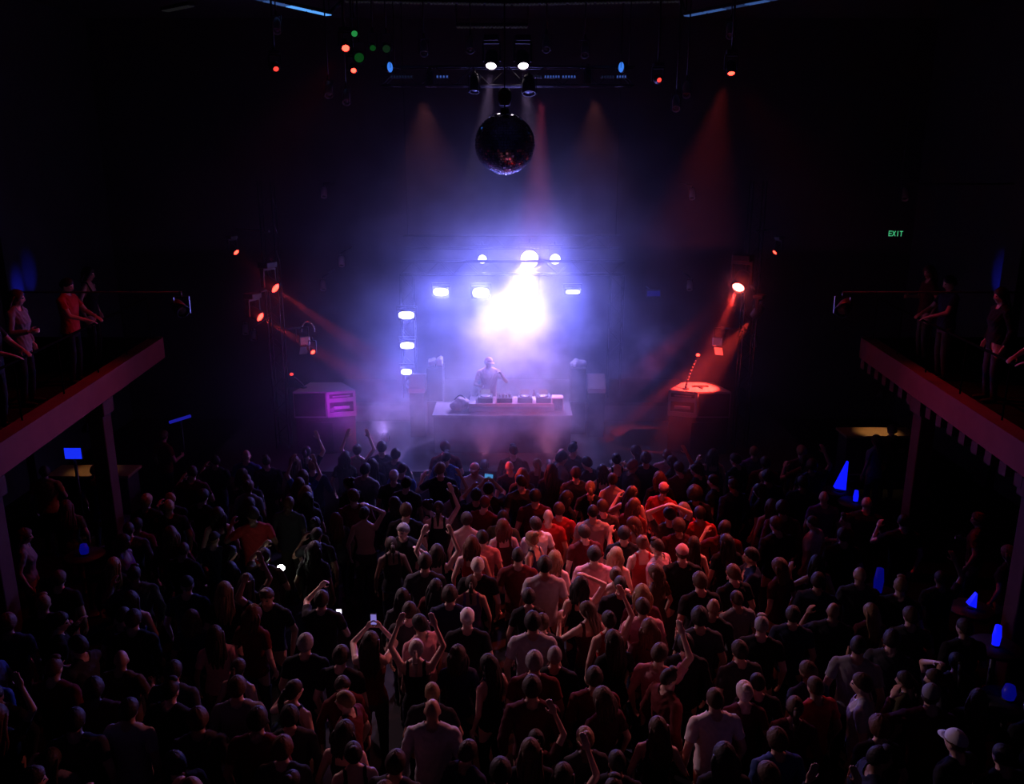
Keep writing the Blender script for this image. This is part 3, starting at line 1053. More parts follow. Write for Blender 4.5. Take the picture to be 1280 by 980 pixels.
# blue lit screen on the far wall right of the stage
c = at(817, 367, 21.8)
t = thing('wall_screen', 'dim blue screen on the far wall right of strobes', 'screen', c)
MB().box((0, .05, 0), (.36, .06, .2), bev=.01).build('screen_case', M_BLACK, t)
MB().box((0, .014, 0), (.33, .014, .13)).build('screen_face', glow('blue_screen', (.03, .03, .9), .13), t)
tag(MB().tube((c.x, c.y + .08, c.z), (c.x, Y1, c.z), .02).build('wall_bracket', M_DARKMETAL), 'bracket of the dim blue screen', 'bracket')

# ------------------------------------------------------------------ tables, blue lamps and bars under the balconies
M_BLUE = glow('blue_lamp_shade', (.004, .008, 1.0), 1.1)
M_BLUED = glow('blue_lamp_shade_dim', (.004, .008, .8), .14)
SPOTS = []


def table_lamp(px, py, z, wpx, hpx, label, lit, shape, tlabel):
    p = at_z(px, py, z + hpx * .008)
    k = (p - CAM).length / FPX
    w, h = wpx * k, hpx * k
    SPOTS.append((p.x, p.y, .32))
    tb = thing('cocktail_table', tlabel, 'table', (p.x, p.y, 0), group='cocktail tables under the balconies')
    MB().lathe([(0, 0), (.24, 0), (.22, .03), (.04, .05), (0, .05)], 24).build('base', M_DARKMETAL, tb)
    MB().tube((0, 0, .04), (0, 0, z - .04), .035).build('pedestal', M_DARKMETAL, tb)
    MB().lathe([(0, z - .04), (.29, z - .04), (.30, z - .02), (.29, z), (0, z)], 28).build('tabletop', M_BLACK, tb)
    t = thing('table_lamp', label, 'lamp', (p.x, p.y, z), group='blue lamps on the tables')
    MB().lathe([(0, 0), (w * .5, 0), (w * .45, .02), (0, .02)], 18).build('base', M_BLACK, t)
    m = MB()
    if shape == 'wedge':
        m.prism([(-w / 2, -.05), (w / 2, -.05), (w / 2, .05), (-w / 2, .05)], .02, .021)
        vs = [(-w / 2, -.05, .06), (w / 2, -.05, .02), (w / 2, .05, .02), (-w / 2, .05, .06), (w * .42, -.03, h), (w * .5, -.03, h), (w * .5, .03, h), (w * .42, .03, h)]
        m = MB().add(vs, [(0, 1, 2, 3), (4, 5, 6, 7), (0, 1, 5, 4), (1, 2, 6, 5), (2, 3, 7, 6), (3, 0, 4, 7)])
    else:
        m.lathe([(0, .02), (w * .42, .02), (w * .5, h * .5), (w * .35, h), (0, h)], 20)
    m.build('lamp_shade', lit, t)


table_lamp(146, 644, .78, 11, 14, 'blue glowing wedge lamp on a table under left balcony', M_BLUE, 'wedge', 'dark round table with blue wedge lamp under left balcony')
table_lamp(105, 686, 1.0, 10, 12, 'faint blue lamp on the table nearest the left balcony front', M_BLUED, 'round', 'dark round table with faint blue lamp under left balcony')
table_lamp(1051, 595, 1.0, 13, 36, 'tall blue glowing wedge lamp under the right balcony', M_BLUE, 'wedge', 'dark round table with tall blue wedge lamp at right')
table_lamp(1070, 620, 1.16, 6, 14, 'small blue lamp just in front of tall blue wedge lamp', M_BLUE, 'round', 'dark round table with small blue lamp by the wedge')
table_lamp(1099, 722, 1.0, 11, 30, 'dim blue lamp among the crowd at right', M_BLUED, 'round', 'dark round table with dim blue lamp in right crowd')
table_lamp(1215, 748, 1.0, 8, 18, 'slim blue lamp under the near right balcony', M_BLUE, 'wedge', 'dark round table with slim blue lamp at far right')
table_lamp(1247, 790, 1.2, 9, 24, 'curved blue lamp nearest the right edge', M_BLUE, 'round', 'dark round table with curved blue lamp nearest right edge')
table_lamp(1262, 862, 1.0, 14, 16, 'faint blue lamp at the lower right corner', M_BLUED, 'round', 'dark round table with faint blue lamp at lower right')


def bar(sx, px, py, label, lampw):
    p = at_z(px, py, 1.12)
    t = thing('bar_counter', label, 'bar', (p.x, p.y, 0))
    SPOTS.append((p.x, p.y, .9))
    MB().box((0, .1, .53), (1.5, .5, 1.06), bev=.015).build('counter_front', M_CONC, t)
    MB().box((0, .1, 1.09), (1.6, .64, .06), bev=.012).build('countertop', mat('oak_top', (.42, .27, .14), .4, noise=.25, nscale=6), t)
    MB().tube((-.72, -.2, .2), (.72, -.2, .2), .02).build('foot_rail', M_METAL, t)
    q = thing('hanging_pendant', 'small warm pendant lamp over the %s bar' % ('left' if sx < 0 else 'right'), 'lamp', (p.x, p.y + .05, 1.95))
    MB().lathe([(.03, .14), (.05, .12), (.11, 0), (.105, 0), (.045, .11), (.025, .13)], 20).build('lamp_shade', M_BLACK, q)
    MB().ellip((0, 0, .045), (.03, .03, .035)).build('bulb', glow('warm_bulb', (1, .55, .22), 1.0), q)
    MB().tube((0, 0, .13), (0, 0, .5), .008).build('cord', M_CABLE, q)
    lamp('pendant_light', 'SPOT', (p.x, p.y + .05, 1.93), (1, .56, .24), lampw, spot_size=1.25, spot_blend=.7, shadow_soft_size=.04, to=(p.x, p.y + .05, 0))


bar(-1, 115, 590, 'wooden topped bar under the left balcony in warm light', 6)
bar(1, 1098, 541, 'wooden topped bar at far right in warm light', 16)
# blue lit till screen by the left bar
c = at(91, 567, 15.2)
t = thing('till_screen', 'blue lit till screen on a stand by the left bar', 'screen', (c.x, c.y, 0))
MB().box((0, .03, c.z), (.34, .04, .25), bev=.01).build('screen_case', M_BLACK, t)
MB().box((0, .004, c.z), (.31, .012, .21)).build('screen_face', glow('till_blue', (.01, .03, 1.0), .9), t)
MB().tube((0, .04, .02), (0, .04, c.z - .1), .03).build('stand', M_DARKMETAL, t)
MB().lathe([(0, 0), (.2, 0), (.18, .02), (0, .02)], 20, Matrix.Translation((0, .04, 0))).build('base', M_DARKMETAL, t)
# slim blue tube lamp leaning behind the left crowd
c = at(225, 524, 18.6)
t = thing('tube_light', 'slim blue tube lamp on a stand left of stage', 'lamp', (c.x, c.y, 0))
A, B = at(212, 528, 18.6), at(238, 520, 18.6)
MB().tube(A - Vector((c.x, c.y, 0)), B - Vector((c.x, c.y, 0)), .035).build('tube', glow('blue_tube', (.03, .03, .9), .30), t)
MB().tube((0, .05, 0), (0, .05, c.z), .025).build('stand', M_DARKMETAL, t)
MB().lathe([(0, 0), (.18, 0), (.16, .02), (0, .02)], 18, Matrix.Translation((0, .05, 0))).build('base', M_DARKMETAL, t)

# floor lamps added unseen behind the front row to tint skirting and smoke
FOOT = []
for x, col, lab in ((-2.7, (1, .05, .25), 'magenta floor lamp added on the stage edge left of the booth'), (-.55, (1, .2, .5), 'pink floor lamp added before the left half of the booth'),
                    (.75, (1, .2, .5), 'pink floor lamp added before the right half of the booth'), (2.0, (1, .12, .3), 'pink floor lamp added on the stage edge right of the booth'),
                    (-2.75, (.45, .25, 1), 'violet floor lamp added on the stage between speakers and strobes')):
    y = 16.02 if not lab.startswith('violet') else 17.75
    t = thing('added_floor_lamp', lab, 'stage light', (x, y, SZ), group='added floor lamps on the stage')
    R = Matrix.Translation((0, 0, .10)) @ Matrix.Rotation(-.9, 4, 'X')
    MB().lathe([(0, -.12), (.06, -.12), (.075, -.05), (.075, .06), (.066, .06), (.066, .02), (0, .02)], 20, R).build('can', M_BLACK, t)
    MB().lathe([(.065, .025), (.04, .035), (0, .04)], 20, R).build('lens', glow('floor_lens_%d' % int(100 * col[1]), col, 2.0), t)
    m = MB()
    for s in (-1, 1):
        m.box((s * .085, 0, .06), (.012, .03, .12))
    m.box((0, 0, .006), (.18, .10, .012))
    m.build('bracket', M_DARKMETAL, t)
    FOOT.append(Vector((x, y + .10, SZ + .19)))
# ================================================================== HAZE AND SMOKE
class G:
    """small helper to write a shader as arithmetic"""

    def __init__(self, nt):
        self.nt = nt

    def m(self, op, a, b=None, c=None):
        n = self.nt.nodes.new('ShaderNodeMath')
        n.operation = op
        for i, x in enumerate((a, b, c)):
            if x is None:
                continue
            if isinstance(x, (int, float)):
                n.inputs[i].default_value = x
            else:
                self.nt.links.new(x, n.inputs[i])
        return n.outputs[0]

    def add(self, a, b): return self.m('ADD', a, b)
    def sub(self, a, b): return self.m('SUBTRACT', a, b)
    def mul(self, a, b): return self.m('MULTIPLY', a, b)

    def gauss(self, X, Y, Z, c, r):
        d = None
        for v, cc, rr in zip((X, Y, Z), c, r):
            q = self.mul(self.sub(v, cc), 1.0 / rr) if isinstance(rr, (int, float)) else self.m('DIVIDE', self.sub(v, cc), rr)
            q = self.mul(q, q)
            d = q if d is None else self.add(d, q)
        return self.m('EXPONENT', self.mul(d, -1.0))


hz = bpy.data.materials.new('stage_haze')
hz.use_nodes = True
nt = hz.node_tree
nt.nodes.clear()
out = nt.nodes.new('ShaderNodeOutputMaterial')
sc = nt.nodes.new('ShaderNodeVolumeScatter')
sc.inputs['Anisotropy'].default_value = HZ_ANISO
sc.inputs['Color'].default_value = (.95, .95, .95, 1)
nt.links.new(sc.outputs[0], out.inputs['Volume'])
tc = nt.nodes.new('ShaderNodeTexCoord')
sep = nt.nodes.new('ShaderNodeSeparateXYZ')
nt.links.new(tc.outputs['Object'], sep.inputs[0])
X, Y, Z = sep.outputs
g = G(nt)
no = nt.nodes.new('ShaderNodeTexNoise')
no.inputs['Scale'].default_value = 1.5
no.inputs['Detail'].default_value = 3
no.inputs['Roughness'].default_value = .6
nt.links.new(tc.outputs['Object'], no.inputs['Vector'])
N = no.outputs['Fac']
# contrast of the puffs
NP = g.m('MAXIMUM', g.mul(g.sub(N, .40), 5.5), 0.02)
tot = g.mul(g.m('EXPONENT', g.mul(g.m('POWER', g.mul(g.m('ABSOLUTE', g.sub(Z, 2.5)), 1 / 3.8), 2.0), -1.0)), HZ_BASE)
P0 = at(645, 400, 18.6)
for c, r, d in HZ_SMOOTH:
    tot = g.add(g.mul(g.mul(g.gauss(X, Y, Z, c, r), d), g.add(.45, g.mul(NP, .9))), tot)
# the plume that rises behind the booth and spreads
rx = g.m('MAXIMUM', g.add(.14, g.mul(g.sub(Z, PL_Z0), PL_SPREAD)), .12)
Xw = g.add(X, g.mul(g.sub(N, .5), .5))
pl = g.gauss(Xw, Y, Z, (PL_X, PL_Y, PL_ZC), (rx, g.mul(rx, 1.0), PL_ZR))
puffs = g.mul(pl, PL_D)
for c, r, d in HZ_PUFFS:
    puffs = g.add(puffs, g.mul(g.gauss(X, Y, Z, c, r), d))
tot = g.add(tot, g.mul(puffs, NP))
nt.links.new(tot, sc.inputs['Density'])
hz.cycles.volume_step_rate = HZ_STEP
prof = [(13.9, .04), (22.9, .04), (22.9, 9.8), (12.4, 9.8), (12.4, 5.7), (13.9, 5.7)]
hv = [(-7.4, y, z) for y, z in prof] + [(7.4, y, z) for y, z in prof]
hzo = MB().add(hv, [tuple(range(5, -1, -1)), tuple(range(6, 12))] + [(i, (i + 1) % 6, 6 + (i + 1) % 6, 6 + i) for i in range(6)]).build('haze', hz)
tag(hzo, 'blue and red lit haze and smoke hanging over the stage', 'haze', kind='stuff')

# ================================================================== LIGHT
BLUE = (.17, .18, 1.0)
RED = (1.0, .045, .03)
PINK = (1.0, .16, .16)


def front(c, d=.22):
    c = Vector(c)
    return c + (CAM - c).normalized() * d



for c, col, w, size in ((L0, BLUE, 650, .12), (L1, (.30, .26, 1.0), 260, .10), (L2, BLUE, 120, .06), (L3, BLUE, 130, .06)):
    lamp('wash_light_beam', 'SPOT', front(c), col, w * LB, spot_size=BSPOT, spot_blend=1.0, shadow_soft_size=size, to=(c.x, 8, c.z + .3))
for c, w in zip(S_PTS, (70, 70, 50, 160, 200, 80)):
    lamp('strobe_beam', 'SPOT', front(c), BLUE, w * LB, spot_size=BSPOT, spot_blend=1.0, shadow_soft_size=.08, to=(c.x, 8, c.z))
# narrow white beam which lights the plume from above and behind
lamp('plume_beam', 'SPOT', front(L1, .25), (.42, .30, 1.0), PLUME_W, spot_size=.95, spot_blend=1.0, shadow_soft_size=.12, to=at(636, 425, 18.6))
lamp('plume_beam', 'SPOT', front(L0, .3), (.42, .32, 1.0), PLUME_W * .10, spot_size=2.2, spot_blend=1.0, shadow_soft_size=.10, to=at(637, 455, 18.2))
# white lamps over the mirror ball: narrow beams down beside it, and a soft throw on the crowd
for c, px in ((W_L, 597), (W_R, 672)):
    to = at(px, 260, 14.0)
    d = (to - c).normalized()
    lamp('white_beam', 'SPOT', c + d * .12, (.75, .48, 1.0), WB, spot_size=.34, spot_blend=.8, shadow_soft_size=.05, to=to)
# lamps under the front truss throw a soft pink light back over the crowd
for x, tx in ((-1.5, -.6), (1.4, 1.2)):
    lamp('crowd_back_light', 'SPOT', (x, 15.3, 8.0), (1.0, .26, .26), BACK_W, spot_size=.85, spot_blend=.9, shadow_soft_size=.06, to=(tx, 9.8, 1.6))
for (c, to), col, w in zip(RIM, ((1.0, .58, .74), (1.0, .22, .26)), (RIM_L, RIM_R)):
    lamp('rim_light', 'SPOT', c + (to - c).normalized() * .12, col, w, spot_size=1.0, spot_blend=.9, shadow_soft_size=.05, to=to)
lamp('booth_pink_fill', 'SPOT', (.5, 15.2, 8.0), (1.0, .10, .24), BOOTH_W, spot_size=.42, spot_blend=1.0, shadow_soft_size=.06, to=(.35, 16.9, 2.1))  # pink fill added for the booth and its smoke, no fixture here
for i_, w_ in ((1, 3), (2, 3), (4, 7)):
    lamp('red_lamp_glow', 'POINT', front(RED_PTS[i_][2], .15), RED, w_, shadow_soft_size=.05)
# light of the added pink and magenta floor lamps
for c, col, w, to in zip(FOOT, ((1.0, .05, .25), (1.0, .26, .60), (1.0, .26, .60), (1.0, .12, .25)), (MAG_W, PINK_W, PINK_W * 1.6, MAG_W * .25), ((-2.7, 17.3, 1.6), (-.5, 17.6, 4.6), (.6, 17.6, 4.8), (2.4, 18, 2.6))):
    lamp('added_floor_beam', 'SPOT', c, col, w, spot_size=1.7, spot_blend=1.0, shadow_soft_size=.05, to=to)
lamp('added_floor_beam', 'SPOT', FOOT[4] + Vector((0, -.2, .05)), (.50, .30, 1.0), VIO_W, spot_size=2.4, spot_blend=1.0, shadow_soft_size=.05, to=FOOT[4] + Vector((.1, -1.0, 1.3)))
# unseen violet light added before the left horn to tint it
p = at(418, 512, 16.45)
lamp('horn_fill', 'POINT', p, (.55, .02, .85), HORN_W, shadow_soft_size=.05)
# red moving lamps
for side, i, c in RED_PTS:
    to = aims[(side, i)]
    d = (to - c).normalized()
    w = {('L', 0): 260, ('L', 1): 520, ('L', 2): 440, ('R', 0): 350, ('R', 1): 1500, ('R', 2): 1200}[(side, i)]
    lamp('red_beam', 'SPOT', c + d * .12, RED, w * RB, spot_size=({0: .16, 1: .19, 2: .19}[i] if (side, i) != ('R', 2) else .55), spot_blend=.7, shadow_soft_size=.03, to=to)
lamp('red_crowd_light', 'SPOT', RC[4] + Vector((-.12, -.12, -.14)), (1.0, .085, .06), RED_C, spot_size=.70, spot_blend=.9, shadow_soft_size=.06, to=(1.8, 12.3, 1.6))
lamp('red_crowd_light', 'SPOT', RED_PTS[4][2] + Vector((-.12, -.12, -.08)), (1.0, .03, .025), RED_D, spot_size=.55, spot_blend=.9, shadow_soft_size=.06, to=(2.3, 12.6, 1.6))
for c, px, py, w in zip(RC, (443, 447, 362, 850, 922), (100, 130, 120, 120, 400), (22, 6, 3, 4, 50)):
    to = at(px, py, c.y - 1.0)
    d = (to - c).normalized()
    lamp('red_beam', 'SPOT', c + d * .12, RED, w * RB, spot_size=.13, spot_blend=.8, shadow_soft_size=.03, to=to)
# the same ceiling lamps spill on the crowd and on the balcony rails
lamp('red_spill', 'SPOT', RC[4] + Vector((-.1, -.1, -.15)), (1.0, .05, .05), RED_S * .35, spot_size=1.3, spot_blend=.9, shadow_soft_size=.08, to=(2.6, 10.5, 1.0))
lamp('red_spill', 'SPOT', RC[0] + Vector((-.1, -.1, -.15)), (1.0, .06, .06), RED_S * .3, spot_size=1.3, spot_blend=.9, shadow_soft_size=.08, to=(-2.8, 11.0, 1.0))
lamp('red_rail_light', 'SPOT', RC[4] + Vector((.1, -.1, -.15)), (1.0, .03, .04), RAIL_W, spot_size=.9, spot_blend=1.0, shadow_soft_size=.05, to=(6.5, 12.2, 3.5))
lamp('red_rail_light', 'SPOT', RC[0] + Vector((-.1, -.1, -.15)), (1.0, .03, .04), RAIL_W, spot_size=.9, spot_blend=1.0, shadow_soft_size=.05, to=(-6.5, 12.2, 3.5))
for px in (537, 735):
    c = at(px, 108, 15.35)
    lamp('faint_red_beam', 'SPOT', c, (1, .15, .08), 6 * RB, spot_size=.20, spot_blend=.9, shadow_soft_size=.03, to=at(px, 260, 15.2))
# unseen red fill added behind the camera, over the floor's right half
lamp('unseen_red_fill', 'SPOT', (3.2, 1.2, 9.3), (1.0, .085, .075), FILL_W, spot_size=.40, spot_blend=1.0, shadow_soft_size=.15, to=(1.35, 12.6, 1.6))
# blue uplights on the balcony walls
for sx, px, py, w in ((-1, 12, 350, 1.0), (-1, 38, 345, .6), (1, 1248, 347, .8)):
    d = ray(px, py)
    q = CAM + d * ((sx * (WX - .02)) / d.x)
    lamp('wall_uplight', 'SPOT', q + Vector((-sx * .9, 0, -.9)), (.02, .03, 1.0), UPL_W * w, spot_size=.55, spot_blend=1.0, shadow_soft_size=.05, to=q)
# ================================================================== PEOPLE
M_SKIN = mat('skin', (1, 1, 1), .5, use_objcol=True, noise=.08, nscale=14)
M_SHOE = mat('shoe_leather', (.03, .03, .03), .5, noise=.2)
M_EYE = mat('eye_dark', (.02, .015, .012), .2, noise=.1)
M_LIP = mat('lip', (.32, .10, .09), .5, noise=.1)
M_CLOTH = mat('clothing', (1, 1, 1), .85, spec=.2, use_objcol=True, noise=.18, nscale=18, bump=.15)
M_HAIR = mat('hair_strands', (1, 1, 1), .62, spec=.35, use_objcol=True, noise=.35, nscale=45, bump=.3)
M_CAP = mat('cap_cloth', (1, 1, 1), .8, use_objcol=True, noise=.1, nscale=30, bump=.1)
M_CHECK = None
DG = None


def loft(mb, secs, n=20):
    """secs: (z, half width, half depth, y centre, x centre)"""
    vs = []
    for z, a, b, y, x in secs:
        for i in range(n):
            t = 2 * PI * i / n
            ex = 2.3
            ca, sa = math.cos(t), math.sin(t)
            vs.append((x + a * math.copysign(abs(ca) ** (2 / ex), ca), y + b * math.copysign(abs(sa) ** (2 / ex), sa), z))
    fs = []
    for k in range(len(secs) - 1):
        for i in range(n):
            fs.append((k * n + i, k * n + (i + 1) % n, (k + 1) * n + (i + 1) % n, (k + 1) * n + i))
    fs.append(tuple(range(n - 1, -1, -1)))
    fs.append(tuple(range((len(secs) - 1) * n, len(secs) * n)))
    mb.add(vs, fs)


def capsule(mb, p0, p1, r0, r1, n=12):
    mb.tube(p0, p1, r0, r1, n=n)
    mb.ellip(p0, (r0,) * 3, n, 8)
    mb.ellip(p1, (r1,) * 3, n, 8)


def two_bone(S, W, l1, l2, pole):
    """elbow between shoulder S and wrist W; the elbow points towards pole"""
    S, W, pole = Vector(S), Vector(W), Vector(pole)
    d = W - S
    L = min(d.length, (l1 + l2) * .995)
    dn = d.normalized()
    a = (l1 * l1 - l2 * l2 + L * L) / (2 * L)
    h = math.sqrt(max(0, l1 * l1 - a * a))
    p = pole - dn * pole.dot(dn)
    p = p.normalized() if p.length > 1e-4 else Vector((0, 0, -1))
    return S + dn * a + p * h, S + dn * L


def hand(mb, wrist, fore, palm_n, curl, thumb_side):
    """palm with five fingers. fore: direction of the forearm, palm_n: direction the palm faces"""
    f = fore.normalized()
    n = (palm_n - f * palm_n.dot(f)).normalized()
    s = f.cross(n).normalized() * thumb_side      # towards the thumb
    R = Matrix((s, f, n)).transposed().to_4x4()
    R.translation = wrist
    vs = MB()
    vs.ellip((0, .050, 0), (.043, .058, .019), 14, 8, R)
    mb.v_len = len(mb.v)
    mb.add(vs.v, vs.f)
    for k, (x, L, r) in enumerate(((.030, .078, .0092), (.010, .086, .0095), (-.010, .080, .0092), (-.029, .062, .0082))):
        p = Vector((x, .088, 0))
        a = 0.0
        pts = [p]
        for q, frac in enumerate((.45, .32, .23)):
            a += curl * (.55 if q == 0 else .85)
            spread = x * .9
            dv = Vector((spread * (1 - curl * .5), math.cos(a), math.sin(a))).normalized()
            p = p + dv * (L * frac)
            pts.append(p)
        for q in range(3):
            capsule(mb, R @ pts[q], R @ pts[q + 1], r * (1 - .08 * q), r * (1 - .08 * (q + 1)), 8)
    p0 = Vector((.030, .022, .004))
    p1 = p0 + Vector((.030, .030, .010 + .01 * curl))
    p2 = p1 + Vector((.008 - .012 * curl, .034, .010 + .012 * curl))
    capsule(mb, R @ p0, R @ p1, .013, .0105, 8)
    capsule(mb, R @ p1, R @ p2, .0105, .0085, 8)
    return R @ Vector((0, .075, .028))          # where a held thing sits


def head_mesh(mb, M, fem):
    """skull, face, nose, brow, lips, chin and ears; local origin at the middle of the head, face to +Y"""
    n, m = 28, 22
    vs, fs = [], []
    wj = .92 if fem else 1.0
    for j in range(m + 1):
        t = PI * j / m
        for i in range(n):
            a = 2 * PI * i / n
            x, y, z = math.sin(t) * math.cos(a), math.sin(t) * math.sin(a), math.cos(t)
            rx, ry, rz = .074, .096, .116
            X, Y_, Z_ = x * rx, y * ry, z * rz
            if z < 0:                       # jaw
                k = (-z) ** 1.3
                X *= 1 - .38 * k * (1.05 if fem else .9)
                if y < 0:
                    Y_ *= 1 - .55 * k
                else:
                    Y_ *= 1 - .10 * k
            if z > .2 and y > 0:
                Y_ *= 1 - .06 * z
            if y > .2:                      # face plane and features
                g_ = lambda cx, cz, sx_, sz_: math.exp(-((X - cx) / sx_) ** 2 - ((Z_ - cz) / sz_) ** 2)
                Y_ -= .010 * (g_(.031, .004, .016, .011) + g_(-.031, .004, .016, .011))
                Y_ += .006 * g_(0, .026, .05, .010)
                Y_ += .024 * g_(0, -.030, .012, .016) + .012 * g_(0, -.008, .009, .022)
                Y_ += .006 * g_(0, -.060, .020, .008) + .007 * g_(0, -.092, .020, .014)
                Y_ -= .004 * g_(0, -.0605, .024, .0025)
            vs.append((X * wj, Y_, Z_))
    for j in range(m):
        for i in range(n):
            fs.append((j * n + i, (j + 1) * n + i, (j + 1) * n + (i + 1) % n, j * n + (i + 1) % n))
    mb.add(vs, fs, M)
    for s in (-1, 1):
        mb.ellip((s * .074 * wj, -.006, -.006), (.010, .020, .031), 10, 8, M)


def remeshed(mb, voxel):
    me = mb.mesh('tmp')
    o = bpy.data.objects.new('tmp', me)
    COL.objects.link(o)
    r = o.modifiers.new('r', 'REMESH')
    r.mode = 'VOXEL'
    r.voxel_size = voxel
    r.use_smooth_shade = True
    sm = o.modifiers.new('s', 'SMOOTH')
    sm.factor = .5
    sm.iterations = 3
    dg = bpy.context.evaluated_depsgraph_get()
    out = bpy.data.meshes.new_from_object(o.evaluated_get(dg))
    bpy.data.objects.remove(o)
    return out


def decimated(me, ratio, name):
    o = bpy.data.objects.new('tmp', me)
    COL.objects.link(o)
    d = o.modifiers.new('d', 'DECIMATE')
    d.ratio = ratio
    dg = bpy.context.evaluated_depsgraph_get()
    out = bpy.data.meshes.new_from_object(o.evaluated_get(dg))
    out.name = name
    bpy.data.objects.remove(o)
    for p in out.polygons:
        p.use_smooth = True
    return out


def seg_dist(P, a, b):
    a, b = np.array(a), np.array(b)
    d = b - a
    t = np.clip(((P - a) @ d) / (d @ d), 0, 1)
    return np.linalg.norm(P - (a + t[:, None] * d), axis=1), t


def sub_mesh(me, co, no, keep_v, off, name, ratio, wrinkle=.004, seed=0, relax=2):
    """the part of the body under a garment, lifted off the skin"""
    nv = len(me.vertices)
    polys = [tuple(p.vertices) for p in me.polygons]
    fs = [p for p in polys if all(keep_v[i] for i in p)]
    used = sorted({i for f in fs for i in f})
    idx = {v: k for k, v in enumerate(used)}
    P = co[used] + no[used] * (off if np.isscalar(off) else off[used][:, None])
    ph = np.sin(P[:, 2] * 46 + 7 * np.sin(P[:, 0] * 13 + seed) + 5 * P[:, 1] * 9) * np.cos(P[:, 0] * 21 + P[:, 2] * 17 + seed)
    P = P + no[used] * (ph * wrinkle)[:, None]
    out = bpy.data.meshes.new(name)
    out.from_pydata([tuple(p) for p in P], [], [tuple(idx[i] for i in f) for f in fs])
    # a hem: a thin inward lip along every border
    bm = bmesh.new()
    bm.from_mesh(out)
    be = [e for e in bm.edges if e.is_boundary]
    for _ in range(relax):
        bv = {v for e in be for v in e.verts}
        new = {}
        for v in bv:
            nb = [e.other_vert(v) for e in v.link_edges if e.is_boundary]
            if len(nb) == 2:
                new[v] = v.co * .5 + (nb[0].co + nb[1].co) * .25
        for v, c in new.items():
            v.co = c
    bm.to_mesh(out)
    bm.free()
    return decimated(out, ratio, name)


SHO, UP, FO = {}, .285, .255
PALM = {}


